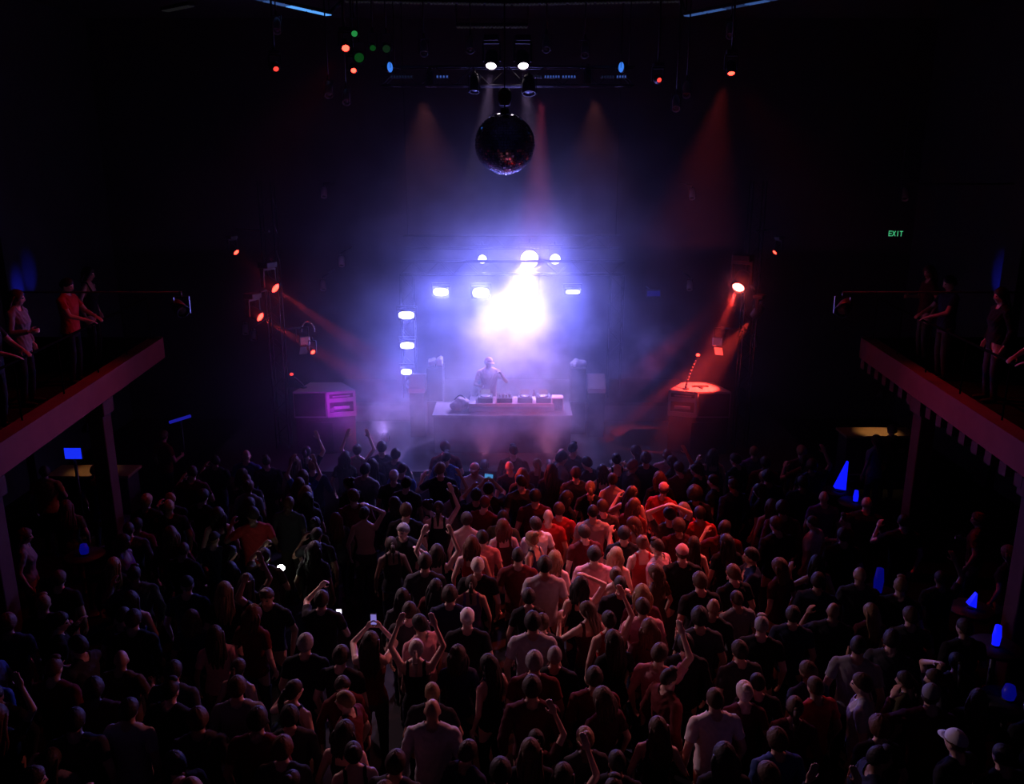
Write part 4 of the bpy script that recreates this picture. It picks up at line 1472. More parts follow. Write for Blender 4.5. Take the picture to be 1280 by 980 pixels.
def make_person(key, fem, arms, head_turn=0.0, head_tilt=0.0, hip=0.0):
    """arms: for left(-1) and right(+1): (wrist position, elbow pole, palm direction, finger curl)"""
    rec = {}
    sw = .168 if fem else .192
    mb = MB()
    if fem:
        secs = [(.80, .150, .10, -.005, hip), (.88, .178, .122, -.012, hip), (.96, .168, .112, -.005, hip * .8), (1.07, .128, .086, .005, 0), (1.18, .140, .098, .012, 0),
                (1.26, .158, .120, .022, 0), (1.34, .160, .098, .008, 0), (1.40, .155, .080, -.004, 0), (1.44, .110, .062, -.006, 0), (1.475, .060, .055, -.004, 0)]
    else:
        secs = [(.80, .150, .10, 0, hip), (.88, .172, .118, -.008, hip), (.97, .165, .112, 0, hip * .8), (1.08, .155, .102, .004, 0), (1.20, .172, .112, .008, 0),
                (1.31, .186, .122, .010, 0), (1.39, .188, .104, 0, 0), (1.44, .140, .080, -.006, 0), (1.475, .075, .062, -.006, 0)]
    loft(mb, secs)
    nk = .047 if fem else .056
    H = Matrix.Translation((0, .030, 1.618)) @ Matrix.Rotation(head_turn, 4, 'Z') @ Matrix.Rotation(head_tilt, 4, 'X')
    capsule(mb, (0, -.008, 1.42), (0, .012, 1.56), nk * 1.1, nk)
    head_mesh(mb, H, fem)
    for s in (-1, 1):
        capsule(mb, (s * .035, -.012, 1.485), (s * sw * .80, -.008, 1.412), .046, .050)
    segs = {}
    hold = {}
    for s in (-1, 1):
        S = Vector((s * sw, -.004, 1.400))
        wr, pole_, palm, curl = arms[s]
        wr = Vector(wr)
        E, W = two_bone(S, wr, UP, FO, pole_)
        k = .88 if fem else 1.0
        capsule(mb, S, E, .056 * k, .041 * k)
        capsule(mb, E, W, .041 * k, .027 * k)
        mb.ellip(S.lerp(E, .12), (.058 * k, .056 * k, .060 * k), 12, 8)
        hold[s] = hand(mb, W, (W - E), Vector(palm), curl, 1 if ((W - E).cross(Vector(palm)).dot(Vector((-s, 0, 0))) > 0) else -1)
        segs[('u', s)] = (S, E)
        segs[('f', s)] = (E, W)
        Hp = Vector((s * .092 + hip, -.004, .86))
        K = Vector((s * .105 + hip * .4, .018, .47))
        A = Vector((s * .115, -.025, .085))
        capsule(mb, Hp, K, .086, .056)
        capsule(mb, K, A, .054, .037)
        mb.ellip(K.lerp(A, .28) + Vector((0, -.018, 0)), (.050, .052, .11), 12, 8)
        mb.ellip((s * .122, .055, .036), (.044, .125, .036), 14, 8)
        mb.ellip((s * .118, -.045, .045), (.038, .05, .045), 12, 8)
        segs[('t', s)] = (Hp, K)
        segs[('c', s)] = (K, A)
    me = remeshed(mb, .0088)
    nv = len(me.vertices)
    co = np.zeros(nv * 3)
    me.vertices.foreach_get('co', co)
    co = co.reshape(-1, 3)
    co[:, 2] -= co[:, 2].min()
    me.vertices.foreach_set('co', co.ravel())
    me.update()
    no = np.zeros(nv * 3)
    me.vertices.foreach_get('normal', no)
    no = no.reshape(-1, 3)
    # which limb is a vertex on
    z = co[:, 2]
    arm = {}
    lab = np.zeros(nv, int)            # 0 trunk, 1 upper arm, 2 forearm or hand
    tt = np.zeros(nv)
    best = np.full(nv, 9.0)
    for s in (-1, 1):
        for nm_, L_, rr in (('u', 1, .075), ('f', 2, .062)):
            d, t_ = seg_dist(co, *segs[(nm_, s)])
            W = np.array(segs[('f', s)][1])
            if nm_ == 'f':
                dw = np.linalg.norm(co - W, axis=1)
                d = np.where((dw < .22) & (t_ >= .999), d * .25, d)
            hit = (d < rr) & (d < best)
            best = np.where(hit, d, best)
            lab[hit] = L_
            tt[hit] = t_[hit]
    trunk_near = (lab == 1) & (tt < .12)
    Hinv = np.array(H.inverted())
    hc = co @ Hinv[:3, :3].T + Hinv[:3, 3]
    inhead = (np.linalg.norm(hc / np.array([.10, .125, .135]), axis=1) < 1.0) & (lab == 0)
    front_dip = np.clip(co[:, 1] - .01, 0, .10)
    neck_r = np.hypot(co[:, 0], co[:, 1] + .004)
    trunk = (lab == 0) & ~inhead & (z < 1.535 - 1.1 * front_dip) & (np.abs(co[:, 0]) < .33)
    trunk = trunk & ((neck_r > .068 + .05 * np.clip(1.50 - z, 0, .2)) | (z < 1.43))
    tee = (trunk & (z > .86)) | ((lab == 1) & (tt < .62))
    long_ = (trunk & (z > .83)) | (lab == 1) | ((lab == 2) & (tt < .93) & (np.minimum(np.linalg.norm(co - np.array(segs[('f', 1)][1]), axis=1), np.linalg.norm(co - np.array(segs[('f', -1)][1]), axis=1)) > .03))
    tank_top = 1.425 - .9 * np.clip(.075 - np.abs(np.abs(co[:, 0]) - .085), -.1, 0.0) * 0
    strap = (np.abs(np.abs(co[:, 0]) - .095) < .022)
    tank = (trunk & (z > .90) & ((z < 1.335) | (strap & (z < 1.50)))) & (lab == 0)
    legs = (lab == 0) & (z > .075) & (z < .98) & (np.abs(co[:, 0]) < .34)
    skirt = (lab == 0) & (z > .42) & (z < .98)
    rec['tops'] = {'tee': sub_mesh(me, co, no, tee, .013, 'tee_shirt', .16, .004, 1),
                   'long': sub_mesh(me, co, no, long_, .015, 'long_sleeve', .16, .005, 2)}
    if fem:
        rec['tops']['tank'] = sub_mesh(me, co, no, tank, .008, 'tank_top', .2, .002, 3)
    rec['legs'] = sub_mesh(me, co, no, legs, np.where(z > .9, .006, .009), 'trousers', .10, .003, 4)
    # face and shoes get their own colour
    for m_ in (M_SKIN, M_SHOE, M_EYE, M_LIP):
        me.materials.append(m_)
    cen = np.zeros(len(me.polygons) * 3)
    me.polygons.foreach_get('center', cen)
    cen = cen.reshape(-1, 3)
    ch = cen @ Hinv[:3, :3].T + Hinv[:3, 3]
    mi = np.zeros(len(cen), int)
    mi[cen[:, 2] < .085] = 1
    f_ = (ch[:, 1] > .055) & (np.abs(ch[:, 2]) < .12)
    for s in (-1, 1):
        mi[f_ & (((ch[:, 0] - s * .031) / .014) ** 2 + ((ch[:, 2] - .004) / .007) ** 2 < 1)] = 2
    mi[f_ & ((ch[:, 0] / .024) ** 2 + ((ch[:, 2] + .060) / .009) ** 2 < 1)] = 3
    me.polygons.foreach_set('material_index', mi)
    me.update()
    body = decimated(me, .30, 'person')
    rec['body'] = body
    rec['H'] = H
    rec['hold'] = hold
    sp = [(0, .03, 1.62, .125), (0, .0, 1.47, .07)]
    for s in (-1, 1):
        for zz, xx, rr in ((.95, .075, .115), (1.12, .07, .105), (1.27, .08, .115), (1.38, .10, .095)):
            sp.append((s * xx, .0, zz, rr * (.92 if fem else 1)))
        S, E = segs[('u', s)]
        E2, W = segs[('f', s)]
        for p_, rr in ((S, .062), (S.lerp(E, .5), .055), (E, .05), (E.lerp(W, .5), .045), (W, .04), (hold[s], .055), (W + (W - E).normalized() * .14, .04)):
            sp.append((p_.x, p_.y, p_.z, rr))
        sp.append((s * .10, .0, .65, .08))
        sp.append((s * .11, .0, .3, .06))
        sp.append((s * .12, .08, .05, .05))
        sp.append((s * .12, .0, .05, .05))
    if fem:
        sp.append((0, -.14, 1.40, .075))
    rec['sph'] = np.array(sp) + np.array([0, 0, 0, .012])
    rec['fem'] = fem
    bpy.data.meshes.remove(me)
    return rec


def S_(x, y, z, pole, palm, curl):
    return (x, y, z), pole, palm, curl


def relaxed(s, w=.265, y=.02):
    return ((s * w, y, .90), (s * .5, -.8, 0), (-s, .1, 0), .45)


def up(s, x=.22, y=.14, z=1.86):
    return ((s * x, y, z), (s * 1, .1, -.2), (0, .6, -.2), .25)


def half_up(s, x=.28, y=.26, z=1.42):
    return ((s * x, y, z), (s * .8, -.1, -1), (-s * .6, .6, 0), .5)


def phone_arm(s, x=.08, y=.30, z=1.66):
    return ((s * x, y, z), (s * .8, -.1, -.8), (-s * .5, -.4, .2), .9)


def clap(s):
    return ((s * .055, .27, 1.30), (s * 1, -.2, -.6), (-s, 0, .1), .2)


def on_head(s):
    return ((s * .10, .00, 1.775), (s * 1, .25, .05), (-s * .6, 0, -.9), .5)


def drink(s):
    return ((s * .20, .26, 1.16), (s * .6, -.6, -.8), (-s, .2, 0), 1.0)


def cross_(s):
    return ((-s * .10, .22 + .03 * s, 1.20 - .04 * s), (s * 1, -.1, -.6), (0, -1, 0), .6)


def lean(s):
    return ((s * .16, .36, 1.09), (s * .8, -.5, -.4), (0, 0, -1), .25)


def hug(s):
    return ((s * .46, .08, 1.40), (s * .4, -.3, -1), (0, .2, -1), .5)


PEOPLE = {}
POSES = [('relax', relaxed, relaxed, 0, 0), ('relaxL', relaxed, drink, .35, 0), ('upR', relaxed, up, 0, -.12), ('up2', up, up, 0, .18), ('phone', phone_arm, drink, 0, .1),
         ('phone2', phone_arm, phone_arm, -.05, .05), ('half', half_up, relaxed, -.4, 0), ('clap', clap, clap, 0, .05), ('head', on_head, on_head, .2, -.1),
         ('dance', half_up, drink, .7, -.1), ('lean', lean, lean, 0, -.2), ('handhead', relaxed, on_head, -.3, -.05)]
POSE_WORD = {'relax': 'arms at the sides', 'relaxL': 'holding one forearm up', 'upR': 'one arm raised high', 'up2': 'both arms raised high', 'phone': 'one hand up holding a phone',
             'phone2': 'both hands raised to a phone', 'half': 'one bent arm raised', 'clap': 'hands together at the chest', 'head': 'both hands on the head',
             'dance': 'dancing with bent arms', 'lean': 'leaning on the rail', 'handhead': 'one hand on the head'}
for k, la, ra, turn, tilt in POSES:
    for fem in (False, True):
        PEOPLE[(k, fem)] = make_person(k, fem, {-1: la(-1), 1: ra(1)}, turn, tilt, hip=.02 if k in ('dance', 'half') else 0)


# ------------------------------------------------------------------ hair
def scalp(front, side, back, thick, noise_amp, n=30, m=20, seed=0):
    """cap of hair on the head's own frame: hair lies where z is over a hairline that runs front - side - back"""
    vs, fs, keep = [], [], []
    for j in range(m + 1):
        t = PI * .82 * j / m
        for i in range(n):
            a = 2 * PI * i / n
            x, y, z = math.sin(t) * math.cos(a), math.sin(t) * math.sin(a), math.cos(t)
            yy = math.sin(a)
            line = front * max(0, yy) ** 1.5 + back * max(0, -yy) ** .7 + side * (1 - abs(yy))
            k = 1 if z > line else 0
            w = thick + noise_amp * (math.sin(9 * a + 5 * t + seed) * math.sin(7 * t + 2 * a + seed * 2) * .6 + .4 * math.sin(23 * a + seed))
            if not k:
                w = -.012
            w *= min(1.0, .35 + max(0.0, (z - line)) * 2.2) if k else 1
            rx, ry, rz = .076 + w, .098 + w, .117 + w
            X_, Y_, Z_ = x * rx, y * ry, z * rz
            if z < 0:
                kk = (-z) ** 1.3
                X_ *= 1 - .20 * kk
                if y < 0:
                    Y_ *= 1 - .40 * kk
            vs.append((X_, Y_, Z_))
            keep.append(k)
    for j in range(m):
        for i in range(n):
            f = (j * n + i, (j + 1) * n + i, (j + 1) * n + (i + 1) % n, j * n + (i + 1) % n)
            if any(keep[q] for q in f):
                fs.append(f)
    mb = MB()
    mb.add(vs, fs, None, True)
    return mb


def long_fall(mb, length, w0, seed=0):
    """hair falling behind the shoulders: overlapping wavy locks of unequal length"""
    r_ = random.Random(seed + 5)
    n = 9
    for k in range(n):
        u = -1 + 2 * k / (n - 1)
        L_ = length * (1 - .22 * u * u) * r_.uniform(.86, 1.08)
        secs, m_ = 8, 8
        vs, fs = [], []
        ph = r_.uniform(0, 6)
        for j in range(secs + 1):
            q = j / secs
            z = .05 - (L_ + .05) * q
            spread = w0 * (.74 + .34 * math.sin(q * 2.2))
            x0 = u * spread + .010 * math.sin(q * 7 + ph)
            yb = -.080 - .078 * min(1, q * 1.5) * (length / .42) + .055 * u * u * (1 - .6 * q) + .006 * math.sin(q * 9 + ph)
            wr = w0 * .30 * (1 - .75 * q ** 3)
            for i in range(m_):
                a = 2 * PI * i / m_
                vs.append((x0 + wr * math.cos(a), yb + .024 * (1 - .6 * q ** 2) * math.sin(a), z))
        for j in range(secs):
            for i in range(m_):
                fs.append((j * m_ + i, j * m_ + (i + 1) % m_, (j + 1) * m_ + (i + 1) % m_, (j + 1) * m_ + i))
        fs.append(tuple(range(m_)))
        fs.append(tuple(range(secs * m_, (secs + 1) * m_)))
        mb.add(vs, fs, None, True)


def hair_mesh(style, seed=0):
    if style == 'short':
        mb = scalp(.42, -.02, -.48, .022, .005, seed=seed)
    elif style == 'crop':
        mb = scalp(.46, .05, -.38, .011, .002, seed=seed)
    elif style == 'curly':
        mb = scalp(.40, -.10, -.50, .030, .009, seed=seed)
    elif style == 'afro':
        mb = scalp(.36, -.25, -.60, .062, .010, seed=seed)
    elif style == 'quiff':
        mb = scalp(.42, .06, -.36, .012, .003, seed=seed)
        mb.ellip((0, .052, .112), (.055, .045, .030), 14, 8)
    elif style == 'long':
        mb = scalp(.40, -.45, -.80, .024, .005, seed=seed)
        long_fall(mb, .40, .098, seed)
    elif style == 'bob':
        mb = scalp(.38, -.55, -.80, .030, .006, seed=seed)
        long_fall(mb, .22, .104, seed)
    elif style == 'bun':
        mb = scalp(.42, .0, -.55, .016, .003, seed=seed)
        mb.ellip((0, -.075, .105), (.046, .046, .042), 14, 10)
    elif style == 'tail':
        mb = scalp(.42, .0, -.55, .016, .003, seed=seed)
        mb.ellip((0, -.105, .055), (.024, .026, .024), 10, 8)
        mb.tube((0, -.115, .05), (0, -.165, -.06), .026, .034, n=12)
        mb.tube((0, -.165, -.06), (0, -.165, -.24), .034, .012, n=12)
    me = mb.mesh('hair')
    me.materials.append(M_HAIR)
    return me


HAIR = {s: hair_mesh(s, i) for i, s in enumerate(('short', 'crop', 'curly', 'afro', 'quiff', 'long', 'bob', 'bun', 'tail'))}


def cap_mesh():
    mb = scalp(.30, .22, .10, .020, 0.0)
    vs, fs = [], []
    n = 12
    for i in range(n + 1):
        a = PI * (.14 + .72 * i / n)
        for r, dz in ((1.0, .0), (1.72, -.018)):
            for th in (0, -.006):
                vs.append((.084 * math.cos(a) * (1 if r == 1.0 else 1.02), .100 * math.sin(a) * r if r > 1 else .098 * math.sin(a), .042 + dz * math.sin(a) + th))
    for i in range(n):
        b = i * 4
        fs += [(b, b + 2, b + 6, b + 4), (b + 1, b + 5, b + 7, b + 3), (b + 2, b + 3, b + 7, b + 6), (b, b + 4, b + 5, b + 1)]
    mb.add(vs, fs, None, True)
    mb.ellip((0, 0, .138), (.010, .010, .006), 8, 6)
    me = mb.mesh('cap')
    me.materials.append(M_CAP)
    return me


CAP = cap_mesh()
for rec in PEOPLE.values():
    for me in list(rec['tops'].values()) + [rec['legs']]:
        me.materials.clear()
        me.materials.append(M_CLOTH)

SKINS = {'fair': (.62, .40, .31), 'tan': (.45, .27, .19), 'brown': (.26, .145, .095), 'dark': (.12, .065, .045)}
HAIRC = {'black': (.010, .008, .008), 'dark brown': (.028, .016, .011), 'brown': (.07, .038, .022), 'reddish': (.10, .035, .018), 'blonde': (.24, .15, .07), 'pale': (.55, .48, .42), 'grey': (.22, .21, .21)}
TOPC = {'black': (.012, .012, .014), 'navy': (.015, .02, .05), 'charcoal': (.045, .045, .05), 'dark red': (.10, .012, .014), 'maroon': (.07, .012, .02), 'grey': (.20, .20, .21),
        'pale grey': (.42, .41, .43), 'white': (.74, .73, .74), 'pink': (.60, .28, .30), 'red': (.42, .03, .03), 'purple': (.12, .05, .20), 'blue': (.04, .08, .25), 'olive': (.06, .06, .03),
        'orange': (.5, .16, .05), 'brown': (.09, .05, .03), 'skin': None}
LEGC = [(.012, .012, .015), (.02, .025, .05), (.05, .05, .06), (.08, .07, .055), (.03, .04, .08)]
STYLE_WORD = {'short': 'short %s hair', 'crop': 'cropped %s hair', 'curly': 'curly %s hair', 'afro': 'big round %s hair', 'quiff': 'swept up %s hair', 'long': 'long %s hair',
              'bob': 'bobbed %s hair', 'bun': '%s hair in a bun', 'tail': '%s ponytail', 'bald': 'bald head', 'cap': '%s cap'}
TOP_WORD = {'tee': 'T-shirt', 'long': 'long sleeved top', 'tank': 'strappy top', 'none': 'bare back'}
ALLP = []


def place(x, y, z0, rz, scale, pose, fem, top, topc, hair, hairc, skin, capc=None, label=None, group=None, key=None):
    rec = PEOPLE[(pose, fem)]
    o = bpy.data.objects.new('person', rec['body'])
    COL.objects.link(o)
    o.location = (x, y, z0)
    o.rotation_euler = (0, 0, rz)
    o.scale = (scale,) * 3
    o.color = (*SKINS[skin], 1)
    tag(o, label, 'person', group)

    def child(name, me, color, M=None):
        c = bpy.data.objects.new(name, me)
        COL.objects.link(c)
        c.parent = o
        if M is not None:
            c.matrix_local = M
        c.color = (*color, 1)
        return c
    if top != 'none':
        child({'tee': 'tee_shirt', 'long': 'long_sleeve_top', 'tank': 'tank_top'}[top], rec['tops'][top], TOPC[topc])
    child('trousers', rec['legs'], random.choice(LEGC))
    if hair != 'bald':
        child('hair', HAIR['crop' if capc else hair], HAIRC[hairc], rec['H'])
    if capc:
        child('cap', CAP, TOPC[capc], rec['H'])
    info = dict(o=o, x=x, y=y, z0=z0, pose=pose, fem=fem, top=top, topc=topc, hair=hair, hairc=hairc, capc=capc, label=label, key=key, rz=rz, scale=scale, rec=rec)
    ALLP.append(info)
    return info


def by_head(px, py, scale=1.0, dz=0.0):
    return at_z(px, py, 1.66 * scale + dz)


# (head px, head py, pose, female, top, top colour, hair, hair colour, skin, cap colour, turn, scale, label, short name used by neighbours' labels)
KEY = [
    (492, 594, 'relax', False, 'tee', 'charcoal', 'crop', 'pale', 'fair', 'white', 0, 1.0, 'person in a white cap near the left end of the booth', 'white-capped person by the booth'),
    (442, 619, 'relaxL', False, 'long', 'dark red', 'short', 'reddish', 'tan', None, .3, 1.03, 'reddish haired tall person in dark red top left of bare shouldered one', None),
    (455, 641, 'handhead', True, 'none', 'skin', 'bun', 'dark brown', 'fair', None, 0, .98, 'bare shouldered person lit bright pink with one hand at the head', 'bright bare-shouldered person'),
    (446, 561, 'up2', True, 'tank', 'pink', 'bun', 'dark brown', 'fair', None, 0, 1.0, 'person in pink with both arms up close to left stage front', 'pink person by the stage'),
    (474, 557, 'relax', False, 'tee', 'navy', 'short', 'black', 'tan', None, .1, 1.05, 'tall dark silhouette against the magenta stage skirting', 'tall silhouette by the stage'),
    (491, 563, 'relaxL', False, 'long', 'black', 'short', 'black', 'tan', None, -.3, 1.02, 'dark silhouette turned right beside the tall one at the stage', None),
    (504, 660, 'half', False, 'tee', 'black', 'short', 'grey', 'fair', None, PI, 1.0, 'grey lit haired person in black facing the camera with bent red lit arm', 'camera-facing grey-lit person'),  # grey light put into the hair colour
    (548, 634, 'upR', True, 'tank', 'black', 'tail', 'dark brown', 'fair', None, 0, 1.0, 'ponytailed person with one pink lit hand raised left of booth', None),
    (594, 584, 'relax', False, 'tee', 'white', 'crop', 'brown', 'fair', 'white', PI - .3, 1.03, 'person in white shirt and white cap in front of the booth', 'white-shirted person before the booth'),
    (653, 592, 'relax', True, 'tee', 'charcoal', 'bob', 'blonde', 'fair', None, 0, .98, 'blonde bobbed person in charcoal in front of booth centre', 'blonde person before the booth'),
    (686, 588, 'relax', True, 'long', 'black', 'long', 'black', 'tan', None, 0, 1.0, 'long black haired person in black before the booth right end', None),
    (669, 619, 'relax', False, 'tee', 'maroon', 'short', 'black', 'tan', None, 0, 1.05, 'broad person in maroon T-shirt two rows from the booth', 'broad maroon person'),
    (600, 624, 'relaxL', False, 'long', 'dark red', 'crop', 'brown', 'fair', 'dark red', -.4, 1.0, 'person in dark red cap and top looking right', 'red-capped person'),
    (583, 648, 'relax', True, 'none', 'skin', 'short', 'dark brown', 'fair', None, 0, 1.0, 'bare shouldered short haired person lit orange red left of centre', 'orange-lit bare-shouldered person'),
    (629, 657, 'relax', True, 'tank', 'maroon', 'bob', 'reddish', 'fair', None, .2, .98, 'reddish bobbed person in maroon strappy top at centre', None),
    (655, 652, 'relax', False, 'tee', 'white', 'short', 'dark brown', 'tan', None, .5, 1.0, 'person in white T-shirt glowing pink at crowd centre', 'glowing white-shirted person'),
    (684, 648, 'relax', False, 'tee', 'red', 'bald', 'brown', 'fair', None, 0, 1.0, 'bald person in red lit T-shirt at crowd centre', 'bald red-lit person'),  # red light put into the shirt colour
    (707, 621, 'relax', True, 'tee', 'black', 'bob', 'dark brown', 'fair', None, -.8, .98, 'dark bobbed person in black with face turned right near centre', None),
    (698, 637, 'relax', False, 'long', 'red', 'short', 'brown', 'fair', None, 0, 1.0, 'brown haired person in red long sleeved top near centre', None),
    (735, 577, 'relax', False, 'tee', 'black', 'short', 'black', 'fair', None, .9, 1.0, 'dark haired person in profile with pink lit chest right of booth', None),
    (764, 574, 'clap', True, 'tank', 'black', 'bun', 'black', 'fair', None, .2, 1.0, 'person with bun and hands together right of the booth', None),
    (785, 569, 'relax', False, 'long', 'black', 'curly', 'black', 'tan', None, 0, 1.02, 'curly dark person in black near the right stage front', None),
    (800, 566, 'clap', True, 'tank', 'charcoal', 'long', 'black', 'fair', None, .9, 1.0, 'long haired person with clasped hands in red light near stage', 'clasped-hands person near the stage'),
    (819, 573, 'relax', True, 'long', 'black', 'long', 'black', 'fair', None, .8, 1.0, 'long haired person in black with red lit face turned left', None),
    (838, 578, 'upR', False, 'tee', 'dark red', 'short', 'dark brown', 'fair', None, .4, 1.0, 'person with one hand raised high at right end of stage front', 'raised-hand person at the right'),
    (860, 582, 'relax', False, 'tee', 'black', 'short', 'black', 'fair', None, .9, 1.0, 'person in profile with red lit face right of raised hand', None),
    (738, 608, 'relax', True, 'tee', 'black', 'tail', 'blonde', 'fair', None, 0, 1.0, 'blonde ponytailed person in black right of centre', 'blonde ponytailed person'),
    (766, 598, 'relax', True, 'none', 'skin', 'bun', 'brown', 'fair', None, 0, 1.0, 'bare shouldered person with brown bun right of the ponytail', None),
    (783, 612, 'half', True, 'tank', 'dark red', 'long', 'dark brown', 'fair', None, -.3, 1.0, 'long haired person in dark red strappy top with bent arm raised', None),
    (829, 610, 'relaxL', False, 'tee', 'red', 'crop', 'brown', 'fair', 'pink', -.5, 1.0, 'person in red T-shirt and bright red lit cap', 'red-lit capped person'),  # white cap, its pink colour stands for the red light
    (837, 642, 'head', False, 'tee', 'charcoal', 'short', 'black', 'fair', None, 0, 1.03, 'person with both bare arms folded over the head, lit red', 'arms-over-head person'),
    (865, 616, 'relax', False, 'long', 'black', 'afro', 'black', 'brown', None, 0, 1.0, 'person with big round dark hair right of the lit cap', 'big-haired person at the right'),
    (739, 639, 'relax', False, 'tee', 'pale grey', 'crop', 'black', 'fair', None, 0, 1.03, 'cropped hair person in pale shirt lit bright pink, right of centre', 'pink-lit pale-shirted person'),
    (753, 636, 'relax', False, 'tee', 'charcoal', 'short', 'brown', 'fair', None, .2, 1.0, 'brown haired person close beside the pale pink lit shirt', None),
    (776, 642, 'dance', True, 'tank', 'red', 'bob', 'reddish', 'fair', None, .3, 1.0, 'red haired person in red strappy top dancing with bent arms', 'dancing person in red'),
    (791, 632, 'relax', True, 'tee', 'dark red', 'bob', 'brown', 'fair', None, -.6, 1.0, 'brown bobbed person in dark red T-shirt behind the dancer in red', None),
    (849, 656, 'relax', False, 'long', 'maroon', 'curly', 'brown', 'tan', None, 0, 1.0, 'brown curly haired person in maroon below the folded arms', None),
    (872, 642, 'relax', False, 'tee', 'red', 'short', 'black', 'tan', None, 0, 1.0, 'short haired person in red T-shirt right of the folded arms', None),
    (921, 573, 'relax', False, 'long', 'black', 'short', 'dark brown', 'fair', None, .7, 1.03, 'person in black with reddish profile near right speaker cluster', None),
    (894, 600, 'relax', False, 'tee', 'black', 'short', 'black', 'fair', None, 1.0, 1.0, 'person in black, face lit red in profile, right of big hair', None),
    (952, 612, 'relax', True, 'tee', 'black', 'bob', 'black', 'fair', None, .9, 1.0, 'bobbed person in black with thin red lit profile at right', 'thin red profile at the right'),
    (979, 634, 'relax', False, 'long', 'maroon', 'curly', 'dark brown', 'tan', None, 0, 1.05, 'large person in hooded maroon top at right of crowd', 'large maroon person'),
    (893, 648, 'half', False, 'tee', 'dark red', 'short', 'dark brown', 'fair', None, -.2, 1.0, 'person with bent red lit arm raised right of folded arms', 'bent-arm person at the right'),
    (531, 701, 'relax', False, 'tee', 'charcoal', 'short', 'dark brown', 'fair', None, 0, 1.05, 'broad dark haired person in charcoal left of crowd centre', 'broad charcoal person'),
    (546, 689, 'up2', True, 'tank', 'black', 'bob', 'dark brown', 'fair', None, 0, .97, 'person with two red lit hands up left of centre', 'two-hands-up person'),
    (580, 681, 'relax', True, 'tank', 'red', 'bob', 'reddish', 'fair', None, 0, 1.0, 'pinkish bobbed person in red strappy top left of centre', None),
    (603, 671, 'relax', False, 'tee', 'pink', 'short', 'black', 'fair', None, .1, .98, 'short black haired person in pink T-shirt just left of centre', None),
    (597, 706, 'relax', False, 'tee', 'black', 'short', 'pale', 'fair', None, 0, 1.0, 'pale haired person in black T-shirt below the pink T-shirt', 'pale-haired person in black'),
    (643, 695, 'relax', False, 'tee', 'dark red', 'crop', 'black', 'tan', None, 0, 1.05, 'cropped dark haired person in dark red T-shirt at centre', 'cropped-hair person in dark red'),
    (681, 705, 'relax', False, 'tee', 'pale grey', 'short', 'black', 'tan', None, 0, 1.08, 'tall broad person in pale shirt seen from behind at centre', 'broad pale-shirted person'),
    (693, 697, 'relax', True, 'tank', 'dark red', 'bob', 'blonde', 'fair', None, -.2, .95, 'blonde bobbed person in red light beside broad pale shirt', None),
    (661, 745, 'relax', True, 'tee', 'black', 'short', 'black', 'tan', None, 0, .96, 'short black haired person in front of the broad pale shirt', None),
    (584, 771, 'relax', False, 'tee', 'black', 'short', 'pale', 'fair', 'white', 0, 1.03, 'person in a white cap lit pink, low in the crowd centre', 'white-capped person in mid crowd'),
    (666, 776, 'relax', False, 'tee', 'pale grey', 'short', 'black', 'tan', None, 0, 1.08, 'broad person whose pale shirt shoulders catch pink rim light', 'rim-lit pale-shirted person'),
    (562, 742, 'relax', False, 'long', 'navy', 'curly', 'dark brown', 'tan', None, 0, 1.0, 'curly haired person in navy above the white cap', None),
    (731, 664, 'relax', False, 'tee', 'dark red', 'short', 'dark brown', 'fair', None, .3, 1.0, 'dark haired person right below the pale pink lit shirt', None),
    (741, 690, 'relax', False, 'tee', 'pink', 'short', 'black', 'fair', None, 0, 1.05, 'dark haired person in pink lit T-shirt seen from behind, right of centre', 'pink-lit shirted person'),  # white shirt, with the pink light painted into its colour
    (773, 662, 'relax', False, 'tee', 'black', 'short', 'black', 'tan', None, 0, 1.0, 'dark haired person in black right of the pale lit shirt', None),
    (792, 666, 'relax', True, 'tank', 'red', 'bun', 'reddish', 'fair', None, .2, .98, 'person with reddish bun in bright red strappy top', None),
    (809, 675, 'relax', False, 'tee', 'pink', 'quiff', 'dark brown', 'fair', None, .9, 1.03, 'person with swept up hair looking left in pink shirt', 'quiffed person in pink'),
    (838, 683, 'relax', False, 'long', 'black', 'crop', 'brown', 'fair', 'pink', 0, 1.05, 'person in black with a bright pink lit cap, right of quiff', 'pink-capped person'),
    (826, 700, 'relax', True, 'tee', 'brown', 'bob', 'brown', 'fair', None, .8, .97, 'brown bobbed person between the quiff and pink lit cap', None),
    (803, 741, 'relax', True, 'tee', 'maroon', 'bob', 'blonde', 'fair', None, 0, 1.0, 'blonde bobbed person with bright crown below the quiff', 'bright-crowned blonde person'),
    (802, 757, 'relax', False, 'tee', 'pink', 'short', 'dark brown', 'tan', None, .1, 1.0, 'dark haired person in pink right in front of bright blonde crown', None),
    (726, 731, 'handhead', True, 'tank', 'black', 'bob', 'black', 'fair', None, 0, 1.0, 'dark bobbed person with arm over head below pink lit T-shirt', None),
    (760, 731, 'relax', False, 'tee', 'black', 'crop', 'black', 'tan', None, 0, 1.0, 'cropped hair person in black at the pink lit shirt right elbow', None),
    (780, 728, 'relax', True, 'none', 'skin', 'bun', 'brown', 'fair', None, -.2, .97, 'bare backed person with brown bun below the quiff', None),
    (876, 725, 'relax', False, 'tee', 'black', 'short', 'brown', 'fair', None, .2, 1.05, 'brown haired person in black right of pink lit cap', None),
    (733, 757, 'dance', True, 'tank', 'maroon', 'long', 'brown', 'fair', None, .4, .98, 'long brown haired person dancing in maroon below pink lit T-shirt', None),
    (762, 774, 'upR', True, 'tank', 'red', 'bun', 'dark brown', 'fair', None, .2, 1.0, 'person in red with one arm raised left of bright blonde crown', None),
